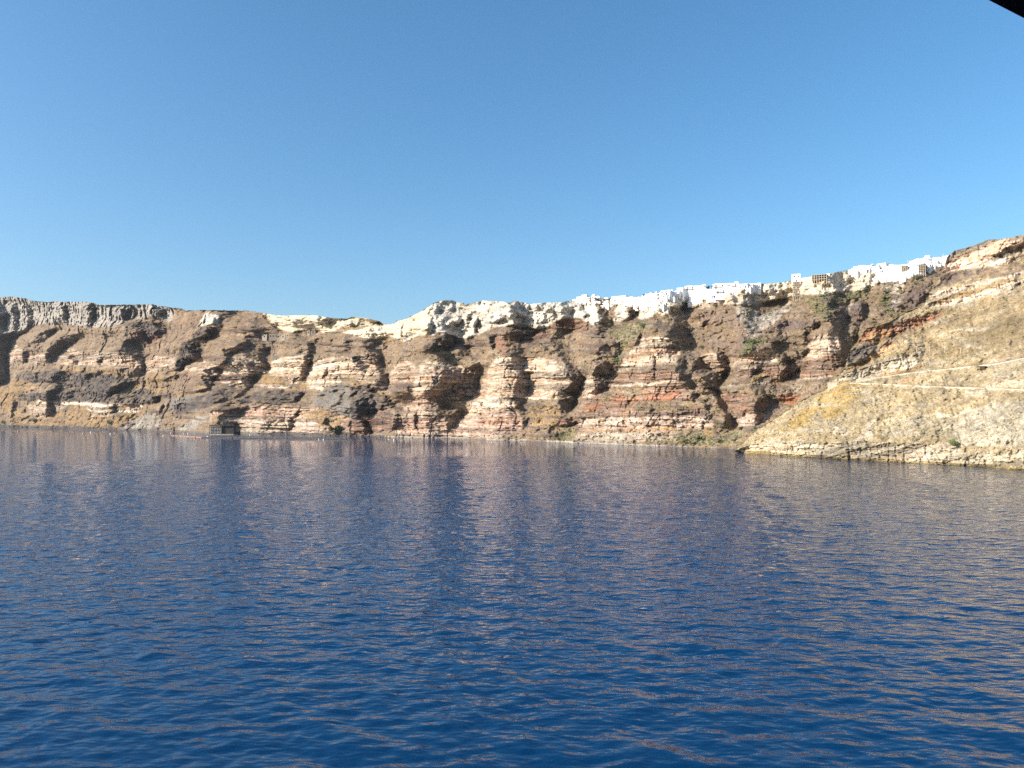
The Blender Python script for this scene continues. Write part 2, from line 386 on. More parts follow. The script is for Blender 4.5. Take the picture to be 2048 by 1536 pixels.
# kind letter: c bedded cliff, w fluted pumice cliff, l blocky lava, s scree and dry grass, v village terraces
ZONES = [
 # upper white cliff, left
 ('A','w','whiteg',[(-900,-50),(1870,-50),(1870,205),(1830,225),(1720,330),(1600,290),(1340,290),(1250,350),(930,385),(700,360),(350,352),(250,420),(130,430),(0,480),(-900,480)]),
 ('A','s','oliverd',[(1340,490),(1500,540),(1720,430),(1830,250),(1870,205),(2100,190),(2100,520),(1850,530),(1540,680),(1480,700),(1480,620)]),
 ('A','c','tan',[(80,640),(150,560),(260,600),(300,660),(460,660),(540,700),(530,750),(280,770),(80,750)]),
 ('A','c','tan',[(540,700),(660,600),(800,620),(900,680),(960,640),(1250,640),(1430,740),(1420,810),(1100,800),(880,770),(540,755)]),
 ('A','c','tan',[(1480,835),(1510,740),(1560,680),(1770,690),(1900,760),(1930,760),(1930,830),(1680,810),(1500,850)]),
 ('A','s','orange',[(520,770),(1080,800),(1250,820),(1250,900),(1080,860),(800,830),(720,860),(560,800)]),
 ('A','l','lava',[(150,880),(300,830),(420,850),(560,800),(720,860),(800,830),(1080,860),(1250,900),(1400,930),(1290,1010),(1090,1030),(900,1000),(640,990),(480,960),(200,960)]),
 ('A','s','orange',[(-900,1000),(0,980),(200,900),(350,960),(520,960),(300,1030),(180,1090),(130,1200),(0,1290),(-900,1300)]),
 ('A','l','lava',[(200,1080),(470,1040),(700,1000),(900,1000),(1250,1050),(1500,1000),(1650,1070),(1640,1150),(1500,1170),(1250,1150),(1100,1150),(520,1130),(200,1130)]),
 ('A','s','orange',[(1280,1000),(1500,890),(1680,820),(1830,840),(1650,950),(1700,1000),(1600,1100),(1500,1000)]),
 ('A','l','lavag',[(1700,1120),(1900,1090),(2048,1100),(2048,1250),(1900,1270),(1780,1230)]),
 ('A','s','orange',[(100,1200),(290,1160),(280,1290),(500,1310),(840,1160),(940,1290),(1400,1260),(1500,1220),(1650,1180),(1400,1300),(1170,1400),(400,1400),(100,1370)]),
 ('A','c','tan',[(280,1160),(470,1150),(560,1180),(700,1170),(500,1310),(290,1300)]),
 ('A','c','tan',[(880,1190),(1110,1180),(1250,1190),(1430,1200),(1400,1260),(1250,1260),(1100,1290),(940,1290)]),
 ('A','c','band',[(380,1130),(900,1150),(1100,1170),(1450,1180),(1450,1195),(1100,1195),(380,1150)]),
 ('A','s','grey',[(1180,1425),(1500,1260),(1600,1260),(1650,1330),(1640,1425)]),
 ('A','s','grey',[(1800,1430),(2000,1300),(2150,1280),(2000,1430)]),
 ('A','l','redb',[(1340,420),(1480,400),(1700,420),(1690,470),(1540,560),(1350,520)]),
 ('A','l','lava',[(1290,350),(1400,320),(1600,320),(1720,400),(1700,450),(1500,470),(1480,400),(1340,410)]),
 ('A','s','orange',[(1840,830),(1930,830),(2048,860),(2048,1000),(1900,1080),(1800,1090),(1820,950)]),
 # brown hill with the quarry
 ('B','s','oliverd',[(0,190),(430,180),(880,220),(1000,340),(1100,430),(960,420),(900,480),(770,500),(700,600),(600,590),(480,600),(350,640),(290,610),(240,560),(130,515),(0,540)]),
 ('B','w','white',[(240,360),(280,260),(350,230),(460,280),(440,330),(390,360)]),
 ('B','l','lava',[(180,505),(200,430),(260,370),(390,375),(415,440),(380,480),(300,510)]),
 ('B','l','lava',[(0,740),(60,580),(60,540),(130,515),(240,560),(290,610),(270,680),(230,730),(60,820),(0,830)]),
 ('B','w','cream',[(890,235),(1060,240),(1500,240),(1800,240),(2150,260),(2150,370),(1700,370),(1620,430),(1520,440),(1440,390),(1200,430),(1100,430),(1000,340)]),
 ('B','s','olive',[(1650,400),(1850,360),(2150,365),(2150,400),(1800,420)]),
 ('B','w','cream',[(1700,430),(2048,395),(2148,400),(2048,510),(1920,490)]),
 ('C','w','cream',[(0,430),(340,340),(460,335),(480,290),(640,240),(860,130),(860,470),(720,460),(640,500),(520,520),(380,470),(230,510),(130,490)]),
 ('C','w','white',[(820,110),(1030,70),(2100,70),(2100,340),(1930,400),(1800,350),(1640,350),(1560,370),(1410,410),(1260,480),(1150,500),(980,440),(820,470)]),
 ('C','s','olive',[(960,85),(1060,85),(1150,150),(1200,185),(1270,150),(1350,85),(1560,90),(1640,140),(1700,85),(1800,110),(1850,170),(1930,130),(2000,120),(2000,70),(960,70)]),
 ('C','s','grey',[(480,520),(640,440),(720,430),(560,512)]),
 ('C','s','olive',[(230,510),(380,470),(430,475),(470,510),(300,560)]),
 # mid tan cliff, centre-left
 ('B','c','tan',[(140,760),(250,700),(400,760),(480,800),(470,890),(280,860),(230,850),(150,830)]),
 ('B','l','brownp',[(20,930),(80,840),(230,850),(240,900),(210,1030),(100,1060),(20,1080)]),
 ('B','c','tanl',[(480,790),(560,680),(720,680),(880,740),(960,770),(960,850),(800,870),(740,870),(470,860)]),
 ('B','c','purple',[(390,940),(400,890),(470,855),(740,868),(860,880),(800,960),(740,965)]),
 ('B','c','band',[(390,935),(680,945),(820,960),(800,985),(650,1010),(510,960)]),
 ('B','c','tanl',[(960,780),(1000,700),(1300,660),(1370,700),(1340,900),(1180,980),(1160,920),(1080,880),(970,860)]),
 ('B','c','tanl',[(1350,900),(1380,780),(1480,720),(1690,680),(1820,700),(2048,720),(2048,830),(1950,870),(1700,930),(1500,1010),(1300,1000)]),
 ('B','s','orange',[(780,960),(880,860),(1080,880),(1170,980),(1040,1000),(900,960)]),
 ('B','c','band',[(800,960),(1180,980),(1190,1000),(1040,1010),(800,980)]),
 ('B','c','band',[(1300,985),(1500,985),(1490,1015),(1310,1010)]),
 ('B','s','orange',[(1070,1090),(1200,1000),(1340,940),(1380,1000),(1300,1050)]),
 ('B','l','lava',[(350,1200),(0,1280),(0,1180),(150,1120),(300,1060),(420,1000),(560,1000),(620,1060),(470,1150)]),
 ('B','l','lava',[(650,1130),(900,1020),(1120,1040),(1340,1040),(1270,1130),(1250,1170),(900,1150),(700,1180)]),
 ('B','l','lavag',[(1410,1090),(1640,980),(1700,960),(1950,960),(2048,1050),(2048,1250),(1850,1340),(1740,1290),(1600,1220),(1420,1170)]),
 ('B','c','pink',[(350,1240),(530,1240),(700,1200),(830,1190),(1240,1220),(1500,1210),(1640,1280),(1750,1300),(1900,1340),(2000,1460),(1990,1490),(1700,1440),(1500,1470),(1000,1460),(650,1420),(580,1380),(360,1370)]),
 ('B','c','pinkl',[(650,1330),(900,1340),(1100,1330),(1450,1350),(1700,1400),(1500,1455),(1000,1450),(680,1410)]),
 ('B','s','orange',[(1250,1270),(1500,1220),(1640,1290),(1750,1310),(1640,1400),(1500,1400),(1300,1290)]),
 ('B','s','orange',[(350,1480),(400,1300),(520,1250),(450,1370),(360,1400)]),
 ('B','s','pale',[(640,1440),(760,1415),(1000,1455),(1000,1475),(640,1470)]),
 # centre
 ('C','s','orange',[(0,900),(130,930),(250,950),(240,1040),(370,1080),(500,1040),(600,1030),(560,1110),(480,1160),(300,1100),(0,1000)]),
 ('C','c','tan',[(0,730),(150,640),(280,720),(300,880),(250,950),(130,950),(0,880)]),
 ('C','c','tan',[(400,880),(470,760),(560,720),(680,780),(640,930),(410,930)]),
 ('C','c','tanl',[(650,950),(660,830),(760,720),(880,640),(930,690),(1150,800),(1350,860),(1310,940),(940,940)]),
 ('C','c','tan',[(620,1090),(650,950),(940,940),(1310,940),(1230,1130),(700,1110)]),
 ('C','s','olive',[(760,720),(880,630),(1000,640),(1200,700),(1330,770),(1150,790),(930,690),(850,740)]),
 ('C','c','tanl',[(1350,930),(1430,780),(1500,690),(1650,680),(1840,700),(2000,690),(2192,740),(2260,940),(1840,940),(1700,930)]),
 ('C','c','tan',[(1250,1120),(1350,930),(1700,930),(1840,940),(2260,940),(2122,1120)]),
 ('C','c','band',[(1260,1095),(1660,1100),(2122,1105),(2122,1122),(1660,1120),(1250,1120)]),
 ('C','c','band',[(620,1085),(830,1080),(870,1100),(690,1105)]),
 ('C','l','lava',[(0,1000),(200,950),(240,1040),(370,1080),(480,1160),(400,1230),(200,1230),(100,1310),(0,1330)]),
 ('C','c','purple',[(150,1260),(400,1230),(450,1290),(430,1440),(230,1480),(100,1420),(0,1430),(0,1330),(100,1310)]),
 ('C','c','redb',[(0,1430),(180,1425),(230,1490),(0,1490)]),
 ('C','c','pink',[(490,1300),(540,1200),(680,1110),(870,1110),(900,1200),(890,1320),(970,1310),(1010,1450),(1090,1330),(1200,1200),(1260,1120),(1700,1120),(1690,1230),(1760,1320),(1760,1430),(1500,1520),(960,1520),(460,1500)]),
 ('C','c','purple',[(500,1310),(880,1310),(880,1350),(500,1340)]),
 ('C','c','tanl',[(1290,1130),(1680,1130),(1680,1210),(1300,1260),(1220,1240)]),
 ('C','c','pinkl',[(460,1430),(980,1420),(1000,1500),(460,1500)]),
 ('C','l','black',[(750,590),(890,480),(1000,450),(1140,500),(1080,590),(960,630),(830,640)]),
 ('C','l','lava',[(1390,430),(1490,460),(1490,600),(1440,600)]),
 ('C','l','redb',[(1500,470),(1600,450),(1700,520),(1690,600),(1580,660),(1500,600)]),
 ('C','c','purple',[(1410,410),(1640,370),(1900,400),(2048,380),(2048,480),(1900,540),(1700,520),(1600,440)]),
 ('D','s','orange',[(20,1270),(60,1180),(250,1160),(370,1250),(330,1330),(290,1440),(40,1420)]),
 ('D','c','redb',[(330,1320),(480,1300),(530,1340),(520,1390),(440,1395),(340,1375)]),
 # right of centre
 ('D','w','white',[(0,90),(150,90),(480,90),(600,110),(740,170),(780,330),(700,360),(560,290),(300,300),(150,390),(0,350)]),
 ('D','c','redb',[(250,400),(290,325),(600,310),(630,340),(630,420),(420,415)]),
 ('D','w','white',[(900,325),(920,220),(980,130),(1050,140),(1060,240),(1060,310)]),
 ('D','s','ogreen',[(850,440),(900,370),(1060,335),(1160,340),(1250,300),(1280,340),(1130,490),(1030,560),(990,700),(930,760),(900,720),(990,620),(960,520)]),
 ('D','w','cream2',[(1160,300),(1170,190),(1300,140),(1400,120),(1600,70),(1650,110),(1570,190),(1500,230),(1350,260),(1250,300)]),
 ('D','w','tanl',[(1690,185),(1700,135),(1890,135),(1890,190)]),
 ('D','c','tan',[(600,1110),(620,930),(720,760),(860,740),(910,850),(850,990),(740,1070)]),
 ('D','c','tanl',[(930,840),(1060,640),(1200,500),(1300,470),(1560,470),(1610,560),(1570,640),(1560,750),(1330,790),(1100,810),(930,870)]),
 ('D','c','brownp',[(860,960),(930,870),(1330,790),(1520,790),(1590,900),(1560,940),(1300,940),(1100,960)]),
 ('D','c','brownp',[(600,1130),(860,990),(1280,975),(1580,940),(1700,1070),(1850,1270),(1840,1300),(540,1320)]),
 ('D','s','olive',[(700,1130),(900,1000),(1250,985),(1200,1060),(1000,1100)]),
 ('D','s','olive',[(1050,1180),(1300,1140),(1560,1130),(1700,1150),(1780,1220),(1200,1260)]),
 ('D','c','red',[(620,1180),(800,1160),(800,1240),(630,1240)]),
 ('D','c','redb',[(900,1100),(1000,1010),(1050,1160),(920,1230)]),
 ('D','c','red',[(1210,1070),(1400,1060),(1480,1030),(1580,1060),(1540,1110),(1330,1140)]),
 ('D','c','purple',[(560,1290),(1840,1240),(1880,1290),(1850,1300),(560,1325)]),
 ('D','c','band',[(860,968),(1100,950),(1280,940),(1480,925),(1580,938),(1280,975),(870,995)]),
 ('D','c','pinkl',[(530,1430),(560,1320),(1850,1290),(1960,1390),(1700,1440),(540,1450)]),
 ('D','s','orock',[(540,1440),(1560,1405),(1560,1428),(540,1462)]),
 ('D','s','ogreen',[(280,1560),(340,1440),(490,1400),(520,1440),(480,1560)]),
 ('D','s','tan',[(480,1560),(540,1465),(1200,1450),(1700,1440),(1960,1390),(2100,1420),(2100,1560)]),
 ('D','s','ogreen',[(1300,1560),(1600,1490),(1850,1470),(2100,1430),(2100,1570)]),
 # cliff below the right half of the village
 ('E','v','cream2',[(-1500,640),(-1400,560),(-200,380),(2048,250),(2400,160),(2400,400),(2048,500),(1900,585),(1680,600),(1360,640),(1200,640),(1040,660),(760,740),(640,750),(430,760),(250,700),(0,690),(-300,740),(-700,760),(-1000,700)]),
 ('E','w','tanl',[(250,760),(260,640),(330,570),(400,640),(440,740),(400,780)]),
 ('E','w','tanl',[(440,750),(450,620),(520,560),(600,620),(640,740),(560,770)]),
 ('E','w','cream2',[(640,750),(650,600),(760,520),(1050,490),(1200,560),(1190,640),(1040,660),(760,740)]),
 ('E','w','cream2',[(1200,640),(1200,500),(1700,400),(2048,380),(2060,540),(1900,590),(1680,600),(1360,640)]),
 ('E','s','pale',[(410,790),(480,760),(660,830),(680,900),(1040,730),(1080,740),(1000,850),(600,1150),(560,1100),(480,960)]),
 ('E','s','pinkl',[(600,1130),(1040,780),(1060,800),(650,1150)]),
 ('E','s','pale',[(1560,1000),(1750,720),(1810,740),(1640,960)]),
 ('E','s','ogreen',[(1680,640),(1900,590),(2000,550),(1960,640),(1780,700),(1700,700)]),
 ('E','s','ogreen',[(1180,680),(1500,640),(1690,640),(1600,800),(1480,960),(1300,800)]),
 ('E','s','green',[(420,1430),(540,1210),(660,1140),(760,1170),(640,1250),(540,1300),(480,1420)]),
 ('E','l','purple',[(1680,880),(1800,810),(1900,800),(1950,920),(1880,950),(1700,940)]),
 ('E','l','purple',[(900,1000),(1040,920),(1400,960),(1400,1040),(960,1050)]),
 ('E','l','lava',[(1500,730),(1560,700),(1620,760),(1590,820),(1500,800)]),
 ('E','l','brownp',[(0,850),(240,800),(470,860),(480,960),(560,1100),(560,1200),(400,1400),(200,1250),(0,1300)]),
 ('E','l','scree',[(0,1000),(200,960),(420,1000),(500,1150),(200,1180),(0,1150)]),
 ('E','c','tanl',[(1220,1400),(1330,1120),(1600,1080),(1640,1200),(1660,1330),(1560,1360),(1250,1370)]),
 ('E','c','tan',[(20,1430),(60,1300),(190,1330),(350,1420),(350,1540),(100,1540)]),
 ('F','s','pale',[(380,700),(660,660),(640,780),(600,900),(540,1050),(490,900),(400,780)]),
 ('F','s','ogreen',[(350,850),(470,790),(520,1050),(460,1100),(400,950)]),
 ('F','l','purple',[(0,960),(120,880),(210,900),(220,1060),(150,1130),(0,1120)]),
 ('F','l','purple',[(610,900),(690,760),(900,690),(940,760),(850,860),(850,960),(700,990),(620,990)]),
 ('G','c','brownp',[(1360,470),(1480,330),(1530,215),(1880,160),(1980,300),(1900,350),(1850,420),(1400,465)]),
 ('G','c','tanl',[(640,330),(700,240),(850,160),(1120,100),(1190,200),(1200,270),(960,280),(950,330),(760,335)]),
 ('G','c','brownp',[(690,520),(760,340),(950,330),(960,280),(1330,290),(1340,470),(1220,490),(690,530)]),
 ('G','s','yellow',[(880,500),(900,440),(980,400),(1040,370),(1020,480)]),
 ('G','c','band',[(510,545),(860,500),(1020,485),(1130,495),(1130,510),(870,520),(520,560)]),
 ('G','c','band',[(1400,462),(1840,418),(1840,436),(1420,478)]),
 ('G','c','red',[(560,690),(690,640),(800,660),(760,720),(600,740)]),
 ('G','c','red',[(1150,740),(1180,690),(1260,640),(1480,640),(1440,740),(1330,770)]),
 ('G','c','pink',[(690,980),(690,880),(800,870),(930,880),(1000,900),(1100,880),(1100,980),(930,1000),(700,1010)]),
 ('G','c','brownp',[(500,620),(560,700),(600,800),(690,880),(930,880),(1000,760),(900,640),(700,600)]),
 ('G','s','olive',[(0,1050),(500,1010),(690,1020),(930,1010),(1100,990),(930,1100),(720,1290),(0,1240)]),
 ('G','s','orange',[(300,1050),(520,1060),(560,1130),(380,1150)]),
 ('G','s','ogreen',[(40,1120),(280,1110),(500,1140),(700,1060),(800,1120),(560,1220),(100,1220)]),
]
# faces turned away from the sun: clefts, gully flanks and the right sides of buttresses
CLEFTS = {
 'A': [
  [(-80,440),(60,440),(130,450),(110,540),(80,620),(70,700),(90,800),(90,900),(60,960),(-80,980)],
  [(-60,100),(60,110),(50,180),(90,250),(50,330),(60,430),(-60,450)],
  [(100,170),(170,130),(190,230),(200,330),(170,420),(130,430),(150,300)],
  [(250,150),(320,170),(340,250),(350,330),(300,390),(260,420),(290,300)],
  [(620,170),(690,160),(700,260),(690,340),(640,320),(640,230)],
  [(910,130),(985,150),(980,290),(930,380),(900,350),(890,200)],
  [(1230,190),(1340,190),(1330,270),(1290,310),(1250,330),(1240,260)],
  [(1590,190),(1690,200),(1700,300),(1640,290),(1600,270)],
  [(270,410),(350,360),(250,440),(140,500),(60,430)],
  [(360,470),(470,400),(590,390),(540,450),(440,540),(320,540)],
  [(500,560),(640,470),(850,440),(810,500),(690,580),(560,680),(540,740),(470,750),(460,650),(490,600)],
  [(230,600),(300,640),(275,680),(270,750),(230,740)],
  [(1260,520),(1330,490),(1400,570),(1480,620),(1480,800),(1490,860),(1400,890),(1360,830),(1420,760),(1350,680),(1240,630)],
  [(1360,340),(1450,330),(1500,400),(1480,460),(1540,560),(1480,530),(1400,440)],
  [(1560,330),(1720,400),(1700,470),(1600,500),(1600,420)],
  [(1700,900),(1830,850),(1810,930),(1680,930)],
  [(520,880),(620,820),(720,880),(700,930),(590,950),(530,930)],
  [(480,1040),(600,960),(660,970),(560,1080),(520,1140),(550,1220),(560,1260),(480,1310),(460,1260),(480,1150)],
  [(1110,1180),(1190,1180),(1190,1240),(1130,1280)],
  [(1210,960),(1400,930),(1290,1010),(1190,1040),(1100,1090),(1090,1030)],
  [(1550,1090),(1640,1080),(1630,1150),(1560,1170)],
  [(130,1110),(180,1150),(140,1210),(130,1300),(100,1320),(120,1230)],
  [(690,690),(740,650),(800,700),(800,765),(770,760)], [(990,690),(1040,690),(1030,775),(985,770)],
  [(860,870),(920,850),(960,900),(900,960)], [(340,850),(400,840),(380,930)], [(690,1040),(760,1010),(740,1090),(690,1110)],
  [(1640,1190),(1690,1150),(1660,1240),(1620,1290)]],
 'B': [
  [(60,540),(130,515),(240,560),(290,610),(270,680),(230,730),(150,740),(60,820),(0,830),(0,740),(60,690),(200,690),(150,620)],
  [(330,380),(400,400),(415,440),(380,480),(300,510),(180,505),(290,460)],
  [(400,280),(460,290),(440,330),(390,355)],
  [(480,600),(600,590),(740,500),(770,560),(700,610),(600,650),(540,720),(490,780),(480,880),(380,890),(280,860),(290,800),(450,780),(520,700),(490,650)],
  [(250,880),(400,900),(390,980),(340,1020),(210,1060),(200,1030),(330,1000),(270,950)],
  [(870,590),(960,590),(960,640),(900,720),(960,760),(960,850),(860,870),(780,860),(790,790),(900,770),(850,690),(840,640)],
  [(690,900),(800,870),(850,890),(800,960),(720,1050),(650,1090),(600,1100),(680,1040),(760,980),(680,940)],
  [(1340,540),(1400,520),(1430,590),(1390,640),(1420,690),(1370,790),(1350,890),(1290,930),(1290,830),(1330,720),(1310,680),(1370,620)],
  [(880,250),(930,280),(1000,340),(1100,420),(1060,425),(950,340)],
  [(1440,262),(1600,285),(1760,290),(1740,320),(1620,340),(1470,355)],
  [(1780,300),(2100,300),(2100,355),(1790,360)],
  [(1830,1150),(1960,1080),(2040,1100),(2060,1240),(1920,1280),(1850,1230)],
  [(1890,1330),(1940,1350),(1990,1450),(2000,1480),(1940,1440)],
  [(1150,1330),(1200,1300),(1210,1380),(1170,1440)], [(1200,1290),(1290,1200),(1250,1280),(1220,1310)],
  [(1510,1370),(1540,1290),(1585,1340),(1540,1380)], [(1820,740),(1850,690),(1990,780),(1900,830)],
  [(1960,960),(2030,990),(2020,1040),(1980,1040)], [(1500,890),(1560,790),(1560,860),(1510,910)],
  [(640,1060),(740,1020),(700,1090)], [(1060,1040),(1120,1020),(1080,1090)], [(1210,1120),(1290,1040),(1340,1050),(1270,1130),(1230,1150)],
  [(1420,500),(1470,500),(1440,550)], [(1720,540),(1760,520),(1790,560),(1740,580)], [(1570,520),(1610,500),(1600,570)],
  [(740,740),(790,760),(760,830),(740,800)], [(1680,880),(1700,830),(1690,900)], [(450,1290),(500,1260),(470,1310)],
  [(1335,1340),(1355,1310),(1350,1390)], [(970,1340),(985,1330),(980,1400)]],
 'C': [
  [(790,330),(850,290),(870,370),(830,430),(800,400)], [(870,190),(920,210),(930,260),(880,240)],
  [(910,290),(960,290),(980,380),(930,420),(880,350)],
  [(1060,220),(1150,300),(1150,490),(1110,490),(980,430),(1010,340),(1100,350),(1110,280)],
  [(1200,250),(1240,240),(1230,320),(1190,420),(1180,360)], [(1290,300),(1340,330),(1330,420),(1270,450),(1260,380)],
  [(1460,330),(1560,260),(1590,340),(1540,350),(1490,340)], [(1690,250),(1800,310),(1800,350),(1720,340),(1680,300)],
  [(1700,170),(1800,230),(1830,260),(1760,240)], [(1840,190),(1900,280),(1880,290),(1830,230)],
  [(890,490),(1000,450),(1140,500),(1080,590),(960,620),(830,630),(750,600),(850,560),(960,560),(1010,510)],
  [(1100,560),(1200,580),(1250,650),(1190,670),(1110,620)], [(1390,450),(1490,470),(1480,590),(1460,620),(1440,560)],
  [(1620,380),(1800,400),(1920,410),(1900,450),(1780,480),(1700,450),(1650,430)],
  [(930,690),(1050,750),(1150,800),(1300,750),(1360,800),(1350,870),(1310,920),(1320,1000),(1230,1120),(1110,1130),(1100,1100),(1130,1030),(1050,1050),(910,1080),(830,1080),(830,1010),(920,950),(940,880),(960,800)],
  [(880,1200),(950,1170),(1050,1240),(1140,1220),(1160,1260),(1090,1330),(1060,1400),(1010,1450),(990,1400),(970,1310),(890,1320)],
  [(1700,840),(1830,830),(1835,930),(1830,1090),(1690,1080),(1680,1000),(1710,930)],
  [(1690,1140),(1760,1140),(1750,1200),(1700,1220)], [(1750,1310),(1810,1330),(1810,1390),(1760,1430),(1770,1360)],
  [(310,870),(390,850),(400,960),(380,1010),(290,1000),(250,960),(300,930)], [(250,720),(290,760),(380,840),(330,860),(270,800)],
  [(440,1290),(490,1270),(490,1380),(430,1440),(440,1360)], [(110,1310),(160,1340),(230,1470),(190,1470),(120,1370)],
  [(655,1270),(682,1250),(682,1420),(660,1430)], [(360,1080),(470,1160),(480,1230),(390,1210),(300,1230),(330,1160)],
  [(680,970),(740,945),(760,960),(710,1000)], [(1340,610),(1380,640),(1350,650)], [(1460,650),(1520,660),(1480,690)],
  [(1640,680),(1740,700),(1720,800),(1690,780)], [(20,690),(60,680),(70,720),(30,740)],
  [(120,520),(260,540),(260,600),(140,580)], [(330,540),(390,560),(380,610),(340,600)], [(1910,520),(2060,610),(2060,640),(1960,570)],
  [(200,950),(240,1000),(230,1040),(190,1000)], [(1320,1160),(1360,1140),(1350,1200)], [(560,1000),(620,960),(600,1010)],
  [(1340,1350),(1370,1340),(1360,1400)]],
 'D': [
  [(600,190),(660,210),(655,400),(630,410),(620,320),(600,280)], [(740,190),(800,210),(900,290),(900,340),(850,370),(800,360),(760,320)],
  [(690,340),(790,340),(860,400),(800,430),(740,390)], [(1050,140),(1100,170),(1160,230),(1150,270),(1080,300),(1055,250)],
  [(500,140),(600,130),(600,200),(530,200)], [(290,420),(440,430),(400,458),(310,462)], [(150,540),(250,590),(330,650),(220,610)],
  [(270,560),(340,590),(410,610),(300,620)], [(220,490),(330,500),(290,530)], [(750,590),(830,550),(880,600),(900,670),(850,640),(800,640)],
  [(890,540),(960,540),(1000,600),(970,670),(910,680),(930,610)], [(720,780),(800,740),(880,790),(910,850),(850,930),(700,900),(690,860)],
  [(690,920),(850,950),(840,1000),(740,1060),(670,1050),(740,1000)],
  [(410,740),(530,800),(630,870),(580,990),(530,1060),(510,1170),(470,1230),(430,1250),(340,1180),(330,1130),(470,1100),(330,1080),(340,1020),(430,1000),(480,940),(400,860)],
  [(400,1320),(480,1300),(530,1340),(520,1390),(440,1390)],
  [(1480,370),(1560,370),(1660,450),(1750,530),(1700,580),(1600,540),(1570,480),(1430,450),(1490,420)],
  [(1570,690),(1640,690),(1650,760),(1580,760)],
  [(1730,680),(1810,700),(1830,790),(1900,830),(2060,870),(2060,900),(1980,990),(1900,980),(1830,920),(1740,840),(1700,830)],
  [(1530,800),(1600,820),(1660,890),(1620,960),(1580,910)], [(1640,950),(1690,900),(1750,1000),(1700,990)],
  [(1690,1060),(1760,1060),(1780,1110),(1750,1140),(1690,1120)], [(1850,1000),(1960,1040),(2060,1180),(2060,1250),(2000,1200),(1960,1130),(1900,1040)],
  [(1840,1250),(1910,1310),(1860,1310)], [(1310,640),(1340,700),(1330,880),(1280,940),(1310,860),(1300,720)],
  [(1040,1110),(1080,1150),(1050,1180)], [(1760,230),(1870,220),(1860,270),(1780,280)], [(1800,370),(1840,310),(1830,400)], [(1820,450),(1840,520),(1822,520)],
  [(740,1360),(770,1340),(760,1400)], [(990,1340),(1010,1330),(1000,1410)], [(1490,1370),(1520,1330),(1510,1400)], [(1700,1400),(1740,1370),(1720,1420)],
  [(1120,560),(1180,440),(1200,460),(1140,570)]],
 'E': [
  [(350,600),(400,640),(440,700),(400,720),(370,690)], [(520,620),(590,650),(640,740),(580,760),(530,740)], [(920,600),(975,630),(930,645)],
  [(1330,500),(1390,520),(1370,560),(1340,560)], [(1510,730),(1560,710),(1620,760),(1590,800),(1520,800)], [(1700,690),(1740,690),(1750,740),(1720,770)],
  [(1490,840),(1540,850),(1530,940),(1490,950)], [(890,1010),(1020,940),(1040,990),(960,1040)], [(1200,1030),(1340,960),(1400,1010),(1330,1050)],
  [(1180,1080),(1260,1080),(1250,1130),(1180,1120)], [(1200,1210),(1230,1170),(1280,1220)], [(1860,770),(1920,770),(1960,850),(1950,920),(1900,940),(1880,860)],
  [(1600,1080),(1700,1130),(1790,1130),(1850,1220),(1800,1310),(1740,1400),(1700,1460),(1660,1330),(1630,1180)], [(200,1260),(260,1300),(330,1380),(350,1520),(300,1480),(230,1400)],
  [(830,1210),(900,1220),(950,1290),(920,1340),(850,1290)], [(960,1290),(1030,1360),(1050,1450),(1150,1500),(1050,1533),(1030,1480)],
  [(1100,1250),(1160,1330),(1280,1260),(1210,1390),(1140,1380)], [(430,850),(480,880),(470,940),(440,930)], [(290,800),(330,820),(310,880)],
  [(270,1120),(330,1130),(310,1170)], [(30,1090),(50,1090),(48,1180),(38,1180)], [(230,1030),(270,1040),(250,1070)], [(1330,1130),(1380,1120),(1360,1170)],
  [(120,830),(190,820),(180,880),(130,880)], [(1800,720),(1830,650),(1840,720)]],
 'F': [[(120,950),(210,920),(225,1050),(170,1120),(130,1020)], [(810,820),(930,800),(880,900),(850,920)], [(330,1010),(450,1010),(380,1070)], [(610,930),(640,920),(640,990),(615,985)], [(340,620),(385,650),(360,700),(340,680)]],
 'G': [
  [(40,210),(120,210),(120,320),(200,350),(210,280),(320,240),(350,330),(480,370),(600,340),(590,400),(520,480),(490,560),(400,520),(330,470),(290,430),(180,400),(100,480),(0,400),(0,330)],
  [(480,130),(560,180),(640,290),(630,350),(540,300),(490,220)],
  [(350,590),(480,590),(520,680),(620,760),(600,820),(640,850),(690,970),(680,1020),(570,1020),(580,900),(550,800),(490,740),(480,650)],
  [(190,640),(260,640),(280,700),(220,720),(180,690)], [(340,870),(400,870),(430,920),(360,920)], [(330,680),(380,760),(400,820),(360,810)],
  [(1000,660),(1060,640),(1110,690),(1110,770),(1060,830),(1030,900),(1000,960),(940,1010),(930,930),(960,870),(920,820),(940,740)],
  [(1190,240),(1320,240),(1340,300),(1460,330),(1380,410),(1260,480),(1230,470),(1220,400),(1250,350),(1320,300)],
  [(870,400),(950,340),(930,400),(880,450)], [(690,640),(700,690),(680,690)], [(790,850),(830,800),(790,910)], [(310,960),(335,960),(330,1050),(310,1050)],
  [(1890,100),(1960,150),(2000,260),(1980,300),(1930,290),(1960,230)]],
}
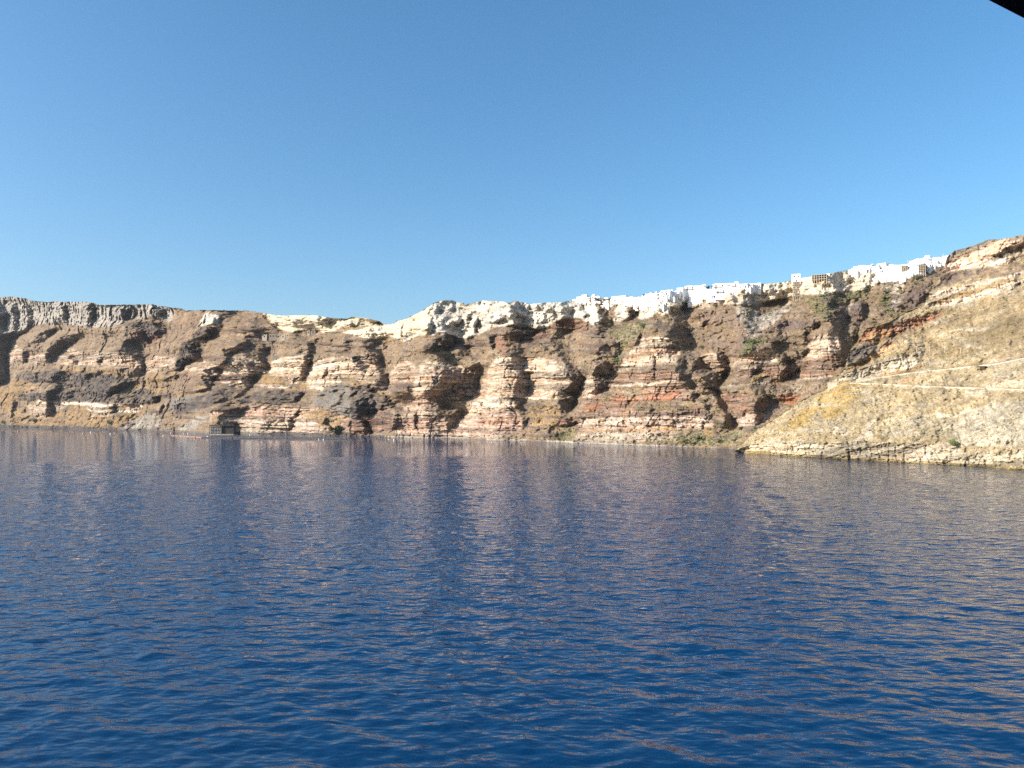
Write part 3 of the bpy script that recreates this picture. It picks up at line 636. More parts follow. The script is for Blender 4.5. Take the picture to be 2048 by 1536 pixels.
HZONES = [
 ('F','s','hbrown',[(860,960),(1500,880),(1950,760),(2600,600),(2600,1480),(1900,1560),(700,1540),(330,1500),(540,1330),(1110,1060)]),
 ('F','c','tan',[(1100,560),(1100,340),(1240,260),(1420,200),(1630,100),(2600,-100),(2600,300),(2048,330),(1960,430),(1830,450),(1500,500),(1150,545)]),
 ('F','s','scree',[(1830,160),(2048,100),(2600,-100),(2600,60),(2048,170),(1850,180)]),
 ('F','c','band',[(1130,530),(1180,440),(1840,370),(1840,440),(1500,500),(1140,552)]),
 ('F','s','purple',[(960,770),(1080,600),(1150,550),(1560,510),(1700,480),(1500,580),(1250,680),(1000,765)]),
 ('F','s','oliverd',[(1500,580),(1700,480),(2048,420),(2600,360),(2600,480),(2000,560),(1840,590),(1250,700)]),
 ('F','c','band',[(920,860),(1030,790),(1840,590),(2000,560),(2048,540),(2048,590),(1850,625),(1560,705),(950,875)]),
 ('F','c','orange',[(950,910),(1150,850),(1500,760),(1900,640),(1920,680),(1500,810),(1150,890),(940,950)]),
 ('F','c','band',[(950,965),(1150,885),(1500,810),(1920,660),(2048,640),(2048,690),(1800,790),(1480,870),(1000,985)]),
 ('F','c','red',[(480,1150),(860,1060),(1110,1000),(1110,1045),(830,1190),(540,1310),(330,1370),(80,1390),(190,1200)]),
 ('F','c','orock',[(160,1360),(200,1280),(430,1260),(540,1280),(420,1350),(180,1390)]),
 ('F','l','lava',[(-20,1533),(-20,1480),(180,1390),(300,1380),(340,1440),(280,1533)]),
 ('F','l','redb',[(320,1420),(520,1310),(560,1330),(380,1460)]),
 ('H','l','lava',[(200,250),(250,150),(400,80),(500,20),(560,90),(480,175),(330,225)]),
 ('H','c','orock',[(225,270),(420,200),(640,60),(760,10),(700,60),(400,270),(240,315)]),
 ('H','s','ggreen',[(1680,290),(1800,240),(2700,160),(2700,330),(2048,360),(1750,420)]),
 ('H','s','yellow',[(-20,520),(100,440),(300,435),(440,475),(330,590),(150,760),(-20,880)]),
 ('H','s','yellow',[(-20,560),(100,450),(200,430),(340,470),(240,560),(100,680),(-20,760)]),
 ('G','s','yellow',[(1180,1090),(1640,690),(1800,560),(1960,490),(2060,500),(2060,560),(1900,640),(1750,760),(1600,920),(1450,1060)]),
 ('G','s','hgrass',[(1000,1000),(1600,690),(1780,560),(1700,660),(1300,1000),(900,1180),(800,1200)]),
 ('H','c','cream2',[(80,415),(300,330),(700,170),(900,140),(960,240),(860,300),(840,335),(400,415)]),
 ('H','c','cream2',[(280,400),(330,330),(500,310),(860,300),(840,335),(400,415)]),
 ('H','c','orock',[(560,330),(860,295),(1000,260),(1040,280),(840,338),(560,372)]),
 ('H','s','orock',[(730,440),(860,390),(1010,380),(930,440)]), ('H','s','orock',[(1430,235),(1530,230),(1500,258)]),
 ('H','c','prock',[(1580,480),(1700,430),(2700,350),(2700,530),(1600,495)]),
 ('H','c','cream2',[(1130,730),(1300,780),(1480,690),(1500,720),(1380,790),(1180,800)]),
 ('H','c','prock',[(1640,280),(1700,190),(2700,130),(2700,185),(2048,200)]),
 ('H','s','prock',[(1250,900),(1480,760),(1700,650),(2700,560),(2700,1100),(1800,1090),(1400,1080)]),
 ('H','s','ggreen',[(600,800),(1000,760),(1400,830),(1300,1000),(900,1020),(600,980)]),
 ('H','s','tanl',[(320,1035),(480,810),(520,830),(490,1035)]),
 ('H','c','cream2',[(1430,528),(1530,535),(1500,552),(1440,545)]),
 ('G','c','prock',[(700,1330),(730,1280),(900,1220),(1250,1225),(2060,1190),(2060,1430)]),
 ('H','c','prock',[(-20,1090),(300,1030),(700,1060),(1400,1080),(1400,1170),(1700,1150),(2700,1080),(2700,1480),(-20,1250)]),
]
HCLEFTS = {
 'F': [[(1770,300),(1830,260),(1910,350),(1850,340),(1700,360)], [(1840,370),(1960,430),(1900,450),(1830,450)], [(1890,590),(2000,580),(1990,640),(1930,640)],
       [(1920,690),(2000,690),(1960,740),(1880,775)], [(500,1190),(540,1300),(420,1390),(470,1320)], [(310,1210),(345,1220),(340,1390),(310,1370)], [(230,1420),(330,1400),(300,1500),(250,1480)],
       [(1700,400),(1730,380),(1720,410)]],
 'H': [[(430,1150),(445,1150),(440,1220),(428,1220)], [(250,1170),(265,1170),(262,1230),(250,1230)], [(1080,1160),(1110,1150),(1090,1190)], [(1250,1190),(1270,1180),(1260,1250)],
       [(1430,1120),(1470,1090),(1440,1160)], [(1850,1050),(1900,1000),(1870,1090)], [(560,1150),(575,1150),(570,1230),(560,1230)], [(1620,285),(1640,285),(1640,300),(1620,300)]],
}
KIND = {'c': .42, 'w': .50, 'l': .80, 's': 1.35, 'v': 1.0}

# spurs (r) and ravines (g) of the caldera wall, each from the rim down to the sea
SPURS = [[(-120,600),(-150,720),(-110,860)], [(15,600),(15,650),(8,780),(0,850)],
 [(125,605),(95,655),(40,700),(20,720),(25,760),(20,850)], [(135,605),(125,650),(85,690),(65,730),(45,800),(35,852)],
 [(175,605),(165,655),(110,690),(68,725),(90,800),(90,855)], [(190,606),(185,650),(150,690),(105,735),(112,790),(105,855)],
 [(240,610),(225,655),(165,700),(135,735),(175,790),(165,857)], [(255,610),(250,650),(195,705),(172,740),(198,800),(215,860)],
 [(300,610),(290,650),(262,680),(240,720),(240,770),(235,860)], [(345,618),(335,650),(300,690),(288,740),(275,790),(290,862)],
 [(420,622),(400,665),(365,690),(320,720),(330,790),(330,862)], [(480,624),(440,660),(408,690),(380,735),(355,775),(370,864)],
 [(515,624),(495,680),(470,715),(440,745),(425,800),(420,867)], [(540,630),(545,690),(535,730),(510,760),(480,800),(470,867)],
 [(575,635),(590,700),(560,730),(545,780),(525,830),(515,868)], [(620,635),(628,700),(617,750),(595,790),(580,830),(580,870)],
 [(690,640),(690,700),(660,740),(640,790),(650,830),(640,871)], [(745,645),(768,720),(776,770),(765,800),(742,840),(745,874)],
 [(800,645),(795,700),(790,760),(790,830),(785,875)], [(822,640),(822,700),(825,760),(820,800),(812,876)],
 [(895,602),(885,690),(872,730),(850,780),(850,876)], [(925,620),(962,730),(955,790),(930,830),(905,855),(905,877)],
 [(1000,605),(1005,690),(1005,750),(1000,800),(985,880)], [(1040,640),(1047,740),(1045,800),(1052,850),(1052,882)],
 [(1105,605),(1110,690),(1110,760),(1095,820),(1090,884)], [(1165,640),(1160,720),(1152,770),(1142,830),(1130,886)],
 [(1190,610),(1192,680),(1195,740),(1178,790),(1150,850),(1145,886)], [(1225,640),(1238,720),(1218,780),(1190,820),(1165,850),(1158,886)],
 [(1290,610),(1312,680),(1312,750),(1305,820),(1290,890)], [(1370,640),(1395,720),(1412,770),(1442,810),(1458,850),(1462,900)],
 [(1460,610),(1480,680),(1500,760),(1505,830),(1505,900)], [(1570,640),(1592,740),(1588,800),(1580,900)],
 [(1620,600),(1660,680),(1650,740),(1650,900)], [(1690,600),(1705,700),(1720,900)], [(1755,580),(1760,640),(1770,900)], [(1800,580),(1810,900)], [(1850,560),(1860,900)], [(1960,560),(1960,900)]]
def spur_relief(X, Y, mpp):
    D2 = np.zeros(X.shape); prev = None
    for k, ln in enumerate(SPURS):
        ys_ = [q[1] for q in ln]; xs_ = [q[0] for q in ln]
        xk = np.interp(Y, ys_, xs_) + 1.6 * np.sin(Y / 7.3 + k * 2.1) + 1.4 * np.sin(Y / 3.1 + k * 4.7)
        if prev is not None:
            xk = np.maximum(xk, prev + 6)
            w = xk - prev; t = np.clip((X - prev) / w, 0, 1); m = (X >= prev) & (X < xk)
            right = (k % 2 == 1)                       # from a spur down into a ravine
            depth = (.62 * w if right else .62 * wprev) * mpp
            D2 = np.where(m, depth * (t if right else 1 - t), D2)
            wprev = w
        prev = xk
    return np.minimum(D2, 40 * np.clip(mpp / .6, .6, 1.6))

def terrain(name, x0, x1, dx, nv, ytop, yvirt, yshore, zones, clefts, base_col, mat, seed, benches=(), rear=(-0.03,), amp=1.0, gully=15.0, notch=.8, spurs=False, cleft_k=2.2, shore=None):
    xs = np.arange(x0, x1 + dx, dx)
    V = np.linspace(0, 1, nv)[:, None]
    yt, ys = ytop(xs)[None, :], yshore(xs)[None, :]
    Y = np.maximum(ys + (yvirt(xs)[None, :] - ys) * V, yt)   # rows stop at the skyline
    X = np.repeat(xs[None, :], nv, 0)
    ux, uy, T = ray(X, Y)
    # outlines are noise-warped before use
    wx = X + 4.2 * perlin(X / 17, Y / 13, 0 * X, seed) + 2.6 * perlin(X / 5.5, Y / 4.5, 0 * X, seed + 1) + 2.2 * perlin(X / 2.3, Y / 1.9, 0 * X, seed + 7)
    wy = Y + 2.8 * perlin(X / 16, Y / 11, 0 * X, seed + 2) + 2.0 * perlin(X / 5, Y / 4, 0 * X, seed + 3) + 1.8 * perlin(X / 2.3, Y / 1.9, 0 * X, seed + 8)
    alb = np.empty(X.shape + (3,), np.float32); alb[:] = C[base_col]
    kinds = {k: np.zeros(X.shape, np.float32) for k in KIND}
    kinds['s'][:] = 1
    cover = np.clip(.9 + .85 * perlin(X / 9, Y / 6, 0 * X, seed + 33) + .8 * perlin(X / 3.4, Y / 2.6, 0 * X, seed + 34), .3, 1).astype(np.float32)
    for reg, kd, cname, pts in zones:
        m, sl = polymask(wx, wy, px(reg, pts))
        if sl is None: continue
        al_ = (m * (np.ones_like(m) if cname in ('band', 'white', 'whiteg', 'cream', 'cream2', 'yellow') else cover))[..., None]
        alb += al_ * (np.array(C[cname], np.float32) - alb)
        for k in kinds: kinds[k][m > 0] = 1.0 if k == kd else 0.0
    for c in range(3): alb[..., c] = blur(alb[..., c], 0.9, 0.9)
    for k in kinds: kinds[k] = blur(kinds[k], 3.0, 2.0)
    cot = sum(KIND[k] * kinds[k] for k in kinds)
    for pts, halfh, cval in benches:
        f = interp(pts); yy = f(X); inr = (X >= pts[0][0]) & (X <= pts[-1][0])
        cot = np.where(inr & (Y < yy) & (Y > yy - halfh), cval, cot)
    # climb each column from the waterline: gentle over scree, steep over cliffs
    R = np.empty(X.shape)
    R0 = np.exp(blur(np.log(CAM_H / -T[0])[None, :], 22 / dx, 0))[0]
    R[0] = R0
    for j in range(nv - 1):
        dT = T[j + 1] - T[j]
        R[j + 1] = R[j] + np.minimum(cot[j] * R[j] * dT / np.maximum(1 - cot[j] * T[j], .3), 14.0)
    R = R0[None, :] + blur(R - R0[None, :], 16 / dx, 0)
    if spurs:
        sp_ = blur(spur_relief(X, Y, R / FPX), 2.2 / dx, 3.0)
        R = R + sp_ * np.clip(1 - (X - 1560) / 140, .3, 1) * (1 - .45 * kinds['w'] - .5 * kinds['v'])
    # turn cleft faces away from the sun, then integrate to a relief
    S = np.zeros(X.shape, np.float32)
    wx2 = X + 1.2 * perlin(X / 7, Y / 7, 0 * X, seed + 4) + 1.7 * perlin(X / 2.6, Y / 2.2, 0 * X, seed + 5)
    wy2 = Y + 1.0 * perlin(X / 7, Y / 7, 0 * X, seed + 6) + 1.5 * perlin(X / 2.6, Y / 2.2, 0 * X, seed + 47)
    for reg, polys in clefts.items():
        for p in polys:
            m, sl = polymask(wx2, wy2, px(reg, p))
            S = np.maximum(S, m * {'G': 1.4, 'E': 1.15, 'D': 1.15, 'C': 1.0}.get(reg, .95))
    S = S * np.clip(.95 + 1.1 * perlin((X + .5 * Y) / 6.5, Y / 4.5, 0 * X, seed + 90) + .9 * perlin(X / 3.0, Y / 2.4, 0 * X, seed + 91), .1, 1.35)
    nz_ = perlin((X + .7 * Y) / 11, Y / 9, 0 * X, seed + 44) + .5 * perlin((X + .7 * Y) / 5, Y / 4.5, 0 * X, seed + 45)
    lf = np.clip(.6 + 1.6 * perlin(X / 60, Y / 45, 0 * X, seed + 46), 0, 1)
    S = np.maximum(S, notch * np.clip((nz_ - .42) / .1, 0, 1) * lf * (kinds['c'] * .7 + kinds['l'] + (.75 * kinds['s']) + .1 * kinds['w']))
    S = blur(S, 0.6, 0.5)
    mpp = R / FPX                                   # metres per pixel
    gRx = np.gradient(R, axis=1) / dx
    g = S * (cleft_k * mpp - np.minimum(gRx, 0)) * dx
    pad = 160
    gp = np.pad(g, ((pad, pad), (pad, pad)))
    ky = np.fft.fftfreq(gp.shape[0])[:, None] * 2 * np.pi
    kx = np.fft.rfftfreq(gp.shape[1])[None, :] * 2 * np.pi
    mu = (dx / 95.0) ** 2
    Dh = np.fft.rfft2(gp) * (-1j * kx) / (kx ** 2 + 0.06 * ky ** 2 + mu)
    D = np.fft.irfft2(Dh, s=gp.shape)[pad:-pad, pad:-pad]
    R = R + D
    # rock texture relief in world space
    wX, wY, wZ = ux * R, uy * R, CAM_H + R * T
    s = amp * np.clip(R / 850.0, .45, 1.6)
    al = wX * 0.75 - wY * 0.66                      # along the cliff
    sz = s
    rel = 0
    kc, kw, kl, ks, kv = (kinds[k] for k in 'cwlsv')
    warp = 5.0 * perlin(al / 14, wY / 30, wZ / 14, seed + 9)
    shear = al + (.2 + .55 / (1 + np.exp((X - 1450) / 90))) * wZ
    shear = shear + 26 * perlin(al / 70, wY / 150, wZ / 45, seed + 41)
    gul = np.abs(fbm(shear / (44 * sz), wY / 300, wZ / (85 * sz), 3, seed + 40))        # ridges and gullies running downhill
    led = perlin(al / (22 * sz), wY / (60 * sz), wZ / (2.6 * sz), seed + 10) * 1.3 + perlin(al / (9 * sz), wY / (30 * sz), wZ / (1.4 * sz), seed + 11) * .7
    dip = np.where(base_col == 'scree', 0.03, -.25) * al
    zb = wZ + dip + 3.2 * perlin(al / 90, wY / 200, wZ / 60, seed + 80) + .7 * perlin(al / 18, wY / 60, wZ / 20, seed + 81)
    hb = np.random.default_rng(seed + 5).uniform(0, 1, 4096)
    def bed(h):
        t = zb / h + 200.0; i_ = np.floor(t).astype(int); f_ = t - i_
        return hb[i_ % 4096], hb[(i_ * 7 + 911) % 4096], f_
    r1, c1, f1 = bed(5.2 * amp); r2, c2, f2 = bed(1.9 * amp)
    step = (3.4 * (r1 - .5) + 2.2 * f1) + (1.7 * (r2 - .5) + 1.1 * f2)
    rel = rel + (1 if base_col == 'scree' else .5) * step * (kc + .30 * kl + .22 * ks + .25 * kw) * sz
    bedc = 1 + (.62 * (c1 - .5) + .42 * (c2 - .5)) * np.clip(kc + .30 * kl + .36 * ks + .2 * kw, 0, 1)
    bedp = np.clip((c1 - .62) * 3, 0, 1) * kc
    joints = np.abs(perlin((al + warp) / (9 * sz), wY / (40 * sz), wZ / (17 * sz), seed + 12))
    rel = rel + kc * sz * (2.0 * led + 3.0 * np.maximum(0, .11 - joints) / .11 + 3.6 * fbm((al + warp) / (13 * sz), wY / (30 * sz), wZ / (11 * sz), 3, seed + 13))
    fl = perlin((al + .9 * warp) / (11 * sz), wY / (70 * sz), wZ / (70 * sz), seed + 15)
    fl2 = perlin((al + .4 * warp) / (6.5 * sz), wY / (40 * sz), wZ / (13 * sz), seed + 16)
    rel = rel + (kw + .3 * kv) * sz * (-11.0 * np.abs(fl) + 5.0 * fl2 + 6.5 * fbm(al / (7 * sz), wY / (20 * sz), wZ / (6 * sz), 3, seed + 17))
    rel = rel + kl * sz * (-9.0 * np.abs(fbm(al / (13 * sz), wY / (30 * sz), wZ / (11 * sz), 3, seed + 20)) + 4.2 * fbm(al / (5 * sz), wY / (15 * sz), wZ / (4 * sz), 2, seed + 21))
    outc = np.maximum(0, perlin(al / (26 * sz), wY / (60 * sz), wZ / (4.2 * sz), seed + 28) + .35 * perlin(al / (7 * sz), wY / (20 * sz), wZ / (3 * sz), seed + 29) - .22) * notch
    rel = rel + (ks + .5 * kv) * sz * (4.5 * fbm(al / (22 * sz), wY / (40 * sz), wZ / (22 * sz), 3, seed + 25) + 2.6 * fbm(al / (4.5 * sz), wY / (9 * sz), wZ / (3.2 * sz), 2, seed + 26)
                                       - 9.0 * outc)
    rel = rel - (.5 + .5 * ks) * gully * sz * gul * np.clip(V * 6, .25, 1)
    rel = rel + sz * (1.5 * perlin(al / (2.6 * sz), wY / (8 * sz), wZ / (1.7 * sz), seed + 48) + .9 * perlin(al / (1.3 * sz), wY / (5 * sz), wZ / (1.1 * sz), seed + 49)) * (.6 + .6 * kc + .6 * kl + .3 * kw)
    R = R + rel
    if shore is not None:
        shore(X, Y, ys, alb, seed)
    # dry-grass mottling of scree: tufts and bare soil patches
    tuft = fbm(wX / (3.0 * s), wY / (6.0 * s), wZ / (2.5 * s), 2, seed + 30)
    patch = fbm(al / 40, wY / 60, wZ / 25, 2, seed + 31)
    alb += (np.clip(outc * 5, 0, .75) * ks)[..., None] * (np.array(C['purple' if base_col == 'scree' else 'prock'], np.float32) * .9 - alb)
    alb *= (bedc[..., None] * (1 + bedp[..., None] * np.array([.05, -.07, -.09]))).astype(np.float32)
    mod = 1 + ks * (.16 * tuft + .14 * patch)
    alb *= np.clip(mod, .55, 1.5)[..., None]
    P = np.stack([ux * R, uy * R, CAM_H + R * T], -1)
    # ledges and gentle ground hold soil and dry grass, whatever the rock below
    tu = np.gradient(P, axis=1); tv = np.gradient(P, axis=0)
    nn = np.cross(tu, tv); nz = np.abs(nn[..., 2]) / (np.linalg.norm(nn, axis=-1) + 1e-9)
    soil = np.clip((blur(nz, .8, .8) - .62) / .2, 0, 1) * np.clip(.55 + .8 * patch + .5 * tuft, 0, 1) * (kc + kl + .1 * kw) * .7
    alb += soil[..., None] * (np.array(C['olive' if base_col == 'scree' else 'hgrass'], np.float32) - alb)
    # skirt below the water and the land behind the skyline
    foot = []
    for k in (2, 1):
        q = P[0].copy(); q[:, 2] = np.minimum(q[:, 2], 0) - 3.0 * k; q[:, :2] *= (1 - .001 * k); foot.append(q)
    back = []
    for t in (4, 12, 30, 80, 220, 600):
        q = P[-1].copy(); q[:, 0] += ux[-1] * t; q[:, 1] += uy[-1] * t; q[:, 2] += rear[0] * t
        back.append(q)
    P2 = np.concatenate([np.array(foot), P, np.array(back)], 0)
    def ext(a): return np.concatenate([a[:1], a[:1], a, np.repeat(a[-1:], len(back), 0)], 0)
    o = grid_mesh(name, P2, mat, smooth=False)
    me = o.data
    ca = me.color_attributes.new('albedo', 'FLOAT_COLOR', 'POINT')
    col4 = np.concatenate([ext(np.clip(alb, .01, .85)), np.ones(P2.shape[:2] + (1,), np.float32)], -1).astype(np.float32)
    ca.data.foreach_set('color', np.ascontiguousarray(col4).ravel())
    fa = me.attributes.new('bedding', 'FLOAT', 'POINT')
    fa.data.foreach_set('value', np.ascontiguousarray(ext(np.clip(kc + .25 * kw + (.12 if base_col == 'scree' else .35) * ks, 0, 1)), np.float32).ravel())
    tag(o, kind='structure')
    info = dict(xs=xs, ytop=yvirt, yshore=yshore, R=R, nv=nv, dx=dx, P=P, kinds=kinds)
    return o, info

def on(info, x, y, lift=0.0):
    """point of a terrain sheet seen at a photo pixel"""
    i = int(np.clip(round((x - info['xs'][0]) / info['dx']), 0, len(info['xs']) - 1))
    yt, ys = float(info['ytop'](x)), float(info['yshore'](x))
    v = (y - ys) / (yt - ys)
    j = int(np.clip(round(v * (info['nv'] - 1)), 0, info['nv'] - 1))
    p = info['P'][j, i]
    return Vector((float(p[0]), float(p[1]), float(p[2]) + lift))

def cliff_shore(X, Y, ys, alb, seed):
    d = ys - Y + 1.2 * perlin(X / 6, Y / 3, 0 * X, seed + 50)
    left = (X < 235) | ((X > 545) & (X < 770))
    m = (d < 4.5) & left
    alb[m] = C['gravel']
    m = (d < 3.2) & ~left & (X < 545); alb[m] = C['dbeach']
    m = (d < 3.0) & (X >= 770); alb[m] = C['beach']

def head_shore(X, Y, ys, alb, seed):
    d = ys - Y + 1.5 * perlin(X / 9, Y / 3, 0 * X, seed + 50)
    alb[d < 5.0] = C['ochre']
    alb[d < 1.6] = (.12, .10, .05)

CLIFF_TOP = interp([(-300,600),(0,594),(20,593),(50,597),(62,601),(90,604),(140,603),(180,604),(195,609),(230,610),(270,609),(305,608),(320,612),(365,618),(372,621),(400,621),
    (430,620),(500,622),(525,626),(560,631),(630,630),(660,636),(695,637),(703,633),(740,638),(760,643),(769,649),(790,648),(793,642),(812,638),(830,629),(850,618),(868,606),(880,602),(905,600),(920,605),
    (932,610),(945,607),(965,601),(1000,603),(1020,605),(1030,601),(1055,607),(1075,607),(1090,605),(1120,605),(1145,601),(1165,597),(1230,597),(1260,595),(1300,592),(1330,588),(1370,583),(1420,578),(1470,576),
    (1500,573),(1525,568),(1560,565),(1590,560),(1620,553),(1650,548),(1690,541),(1730,537),(1780,531),(1830,526),(1860,521),(1890,517),(1900,520),(2300,535)])
CLIFF_SHORE = interp([(-300,851.5),(0,854),(60,855),(150,857),(200,859),(300,861),(340,862.5),(430,868),(500,867),(600,869),(650,871),(700,872),(780,875),(900,876.5),(1000,880.5),(1100,884),(1200,888),(1300,892),(1400,897),(1473,901),(2300,940)])
HEAD_TOP = interp([(1470,903),(1476,897),(1509,864),(1555,834),(1606,799),(1650,781),(1655,766),(1667,757),(1690,736),(1695,716),(1701,700),(1715,684),(1732,657),(1760,650),(1780,643),(1818,621),(1848,611),(1857,595),(1865,576),(1879,559),
    (1888,535),(1894,513),(1910,501),(1940,493),(1955,488),(1977,479),(2006,478),(2048,469),(2300,420)])
HEAD_SHORE = interp([(1470,905),(1500,906.5),(1600,914),(1700,920),(1800,925),(1900,930),(2048,940),(2300,957)])
CLIFF_VIRT = interp([(-300,588),(150,592),(350,604),(560,615),(760,618),(860,592),(1000,592),(1150,586),(1400,566),(1650,534),(1900,506),(2300,500)])
HEAD_VIRT = interp([(1470,870),(1560,770),(1650,690),(1760,580),(1860,490),(1950,470),(2050,455),(2300,405)])
def jag(f, a, sc, seed):
    return lambda x: f(x) + a * perlin(np.asarray(x, float) / sc, 0 * np.asarray(x, float) + .37, 0 * np.asarray(x, float) + .71, seed) + .5 * a * perlin(np.asarray(x, float) / (sc * .35), 0 * np.asarray(x, float) + .37, 0 * np.asarray(x, float) + .71, seed + 1)

cliff, CI = terrain('caldera_cliff', -150, 1950, 1.2, 300, jag(CLIFF_TOP, 1.0, 11, 61), CLIFF_VIRT, CLIFF_SHORE, ZONES, CLEFTS, 'scree', M_CLIFF, 1, shore=cliff_shore, spurs=True)
ROAD_UP = [(1712,765),(1728,761),(1816,747.5),(1875,741.5),(1929,735.5),(1992,729),(2048,718),(2250,690)]
ROAD_LOW = [(1700,767),(1745,768.5),(1816,772),(1860,774.5),(1950,777),(2048,781),(2250,790)]
head, HI = terrain('headland', 1470, 2250, 1.35, 340, jag(HEAD_TOP, .9, 9, 65), HEAD_VIRT, HEAD_SHORE, HZONES, HCLEFTS, 'hgrass', M_HEAD, 101,
    gully=9.0, notch=.35, benches=[(ROAD_UP, 3.5, 5.0), (ROAD_LOW, 3.0, 5.0)], rear=(-0.35,), shore=head_shore)

# ------------------------------------------------------------------ sea
def water_mat():
    m, nt, N, L, b = new_mat('sea_water')
    b.inputs['Base Color'].default_value = (0.0, 0.023, 0.074, 1)
    b.inputs['Roughness'].default_value = 0.03
    b.inputs['IOR'].default_value = 1.333
    b.inputs['Specular IOR Level'].default_value = 0.5
    tc = N.new('ShaderNodeTexCoord')
    mp = N.new('ShaderNodeMapping'); mp.inputs['Rotation'].default_value = (0, 0, math.radians(12)); mp.inputs['Scale'].default_value = (0.55, 1.0, 1.0)
    L.new(tc.outputs['Object'], mp.inputs['Vector'])
    n1 = N.new('ShaderNodeTexNoise'); n1.inputs['Scale'].default_value = 2.4; n1.inputs['Detail'].default_value = 4; n1.inputs['Roughness'].default_value = .5
    n2 = N.new('ShaderNodeTexNoise'); n2.inputs['Scale'].default_value = 0.75; n2.inputs['Detail'].default_value = 2
    L.new(mp.outputs[0], n1.inputs['Vector']); L.new(mp.outputs[0], n2.inputs['Vector'])
    # calmer and rougher lanes
    n3 = N.new('ShaderNodeTexNoise'); n3.inputs['Scale'].default_value = 0.009; n3.inputs['Detail'].default_value = 3
    L.new(tc.outputs['Object'], n3.inputs['Vector'])
    mr = N.new('ShaderNodeMapRange'); L.new(n3.outputs[0], mr.inputs[0])
    for i, q in enumerate((.36, .64, .45, 1.3)): mr.inputs[i + 1].default_value = q
    b1 = N.new('ShaderNodeBump'); b1.inputs['Distance'].default_value = 0.032; L.new(mr.outputs[0], b1.inputs['Strength'])
    L.new(n1.outputs[0], b1.inputs['Height'])
    b2 = N.new('ShaderNodeBump'); b2.inputs['Distance'].default_value = 0.60
    ca_ = N.new('ShaderNodeAttribute'); ca_.attribute_name = 'chop'; L.new(ca_.outputs['Fac'], b2.inputs['Strength'])
    L.new(n2.outputs[0], b2.inputs['Height']); L.new(b1.outputs[0], b2.inputs['Normal'])
    L.new(b2.outputs[0], b.inputs['Normal'])
    return m
M_SEA = water_mat()
rr = np.concatenate([np.geomspace(24, 420, 560), np.geomspace(440, 9000, 50)])
aa = np.linspace(math.radians(-68), math.radians(68), 640)
RR, AA = np.meshgrid(rr, aa, indexing='ij')
SX, SY = RR * np.sin(AA), RR * np.cos(AA)
H = np.zeros_like(SX); kept = np.zeros_like(SX)
wr = np.random.default_rng(11)
for i in range(64):
    lam = .75 * (8.0 / .75) ** (i / 63.0)
    th = math.radians(252) + wr.normal() * 0.8
    k = 2 * math.pi / lam
    a = 0.0038 * lam ** 0.75
    fade = np.clip(1.6 - RR * 0.0075 * 2.2 / lam, 0, 1)
    kept += fade ** 2 / 64
    H += fade * a * np.sin(k * (SX * math.cos(th) + SY * math.sin(th)) + wr.uniform(0, 6.28))
H += 0.10 * H * np.abs(H)
sea = grid_mesh('sea', np.stack([SX, SY, H], -1), M_SEA)
ch = sea.data.attributes.new('chop', 'FLOAT', 'POINT')      # short waves the mesh is too coarse for, carried by the bump
ch.data.foreach_set('value', np.ascontiguousarray(.06 + .94 * np.sqrt(np.clip(1 - kept, 0, 1)), np.float32).ravel())
tag(sea, kind='structure')
# ------------------------------------------------------------------ object materials
M_WHITE = simple_mat('whitewash', (.72, .71, .69), .85, .05, .25)
M_GLASS = simple_mat('dark_window_glass', (.035, .04, .05), .25, .2, .8, .5)
M_DOOR = simple_mat('painted_door_blue', (.05, .11, .24), .6, .15, .8)
M_WOODB = simple_mat('weathered_black_timber', (.035, .032, .032), .9, .3, .5)
M_STONE = simple_mat('grey_field_stone', (.17, .15, .13), .95, .3, .6)
M_PALEW = simple_mat('pale_plaster', (.34, .30, .25), .95, .15, .4)
M_CONC = simple_mat('raw_concrete', (.42, .37, .29), .95, .15, .4)
M_SHADE = simple_mat('opening_shade', (.05, .043, .038), .95, .2, .5)  # near-black colour carries the shade inside bays, window holes and the culvert
M_ASPH = simple_mat('asphalt', (.07, .067, .062), .95, .15, .4)
M_WALL = simple_mat('cream_road_wall', (.46, .40, .31), .95, .2, .3)
M_BOULD = simple_mat('lava_boulder', (.13, .12, .115), .95, .35, .5)
M_BOULP = simple_mat('pale_boulder', (.33, .29, .24), .95, .3, .5)
M_ORANGE = simple_mat('orange_plastic', (.48, .25, .16), .5, .1, .8)
M_RED = simple_mat('red_plastic', (.55, .07, .05), .5, .1, .8)
M_BUOYW = simple_mat('white_plastic', (.80, .80, .78), .4, .04, .8)
M_BOOM = simple_mat('black_rubber', (.02, .02, .022), .6, .2, .8)
M_POLE = simple_mat('grey_pole', (.55, .52, .46), .7, .1, .8)
M_LEAF = simple_mat('shrub_leaves', (.105, .115, .055), .9, .4, .9)
M_LEAFG = simple_mat('bright_leaves', (.12, .165, .055), .9, .3, .9)
M_DRY = simple_mat('dry_shrub', (.17, .145, .075), .95, .4, .35)
M_SCRUB = simple_mat('cliff_scrub_leaves', (.115, .10, .055), .95, .4, .35)
M_BARK = simple_mat('bark', (.10, .075, .055), .95, .3, .8)
M_CANOPY = simple_mat('shade_black_deck_roof', (.012, .012, .014), .8, .1, .8)  # shade of the roof's underside put into a near-black colour

def face_cam(p, extra=0.0):
    return -math.atan2(p.x, p.y) + extra

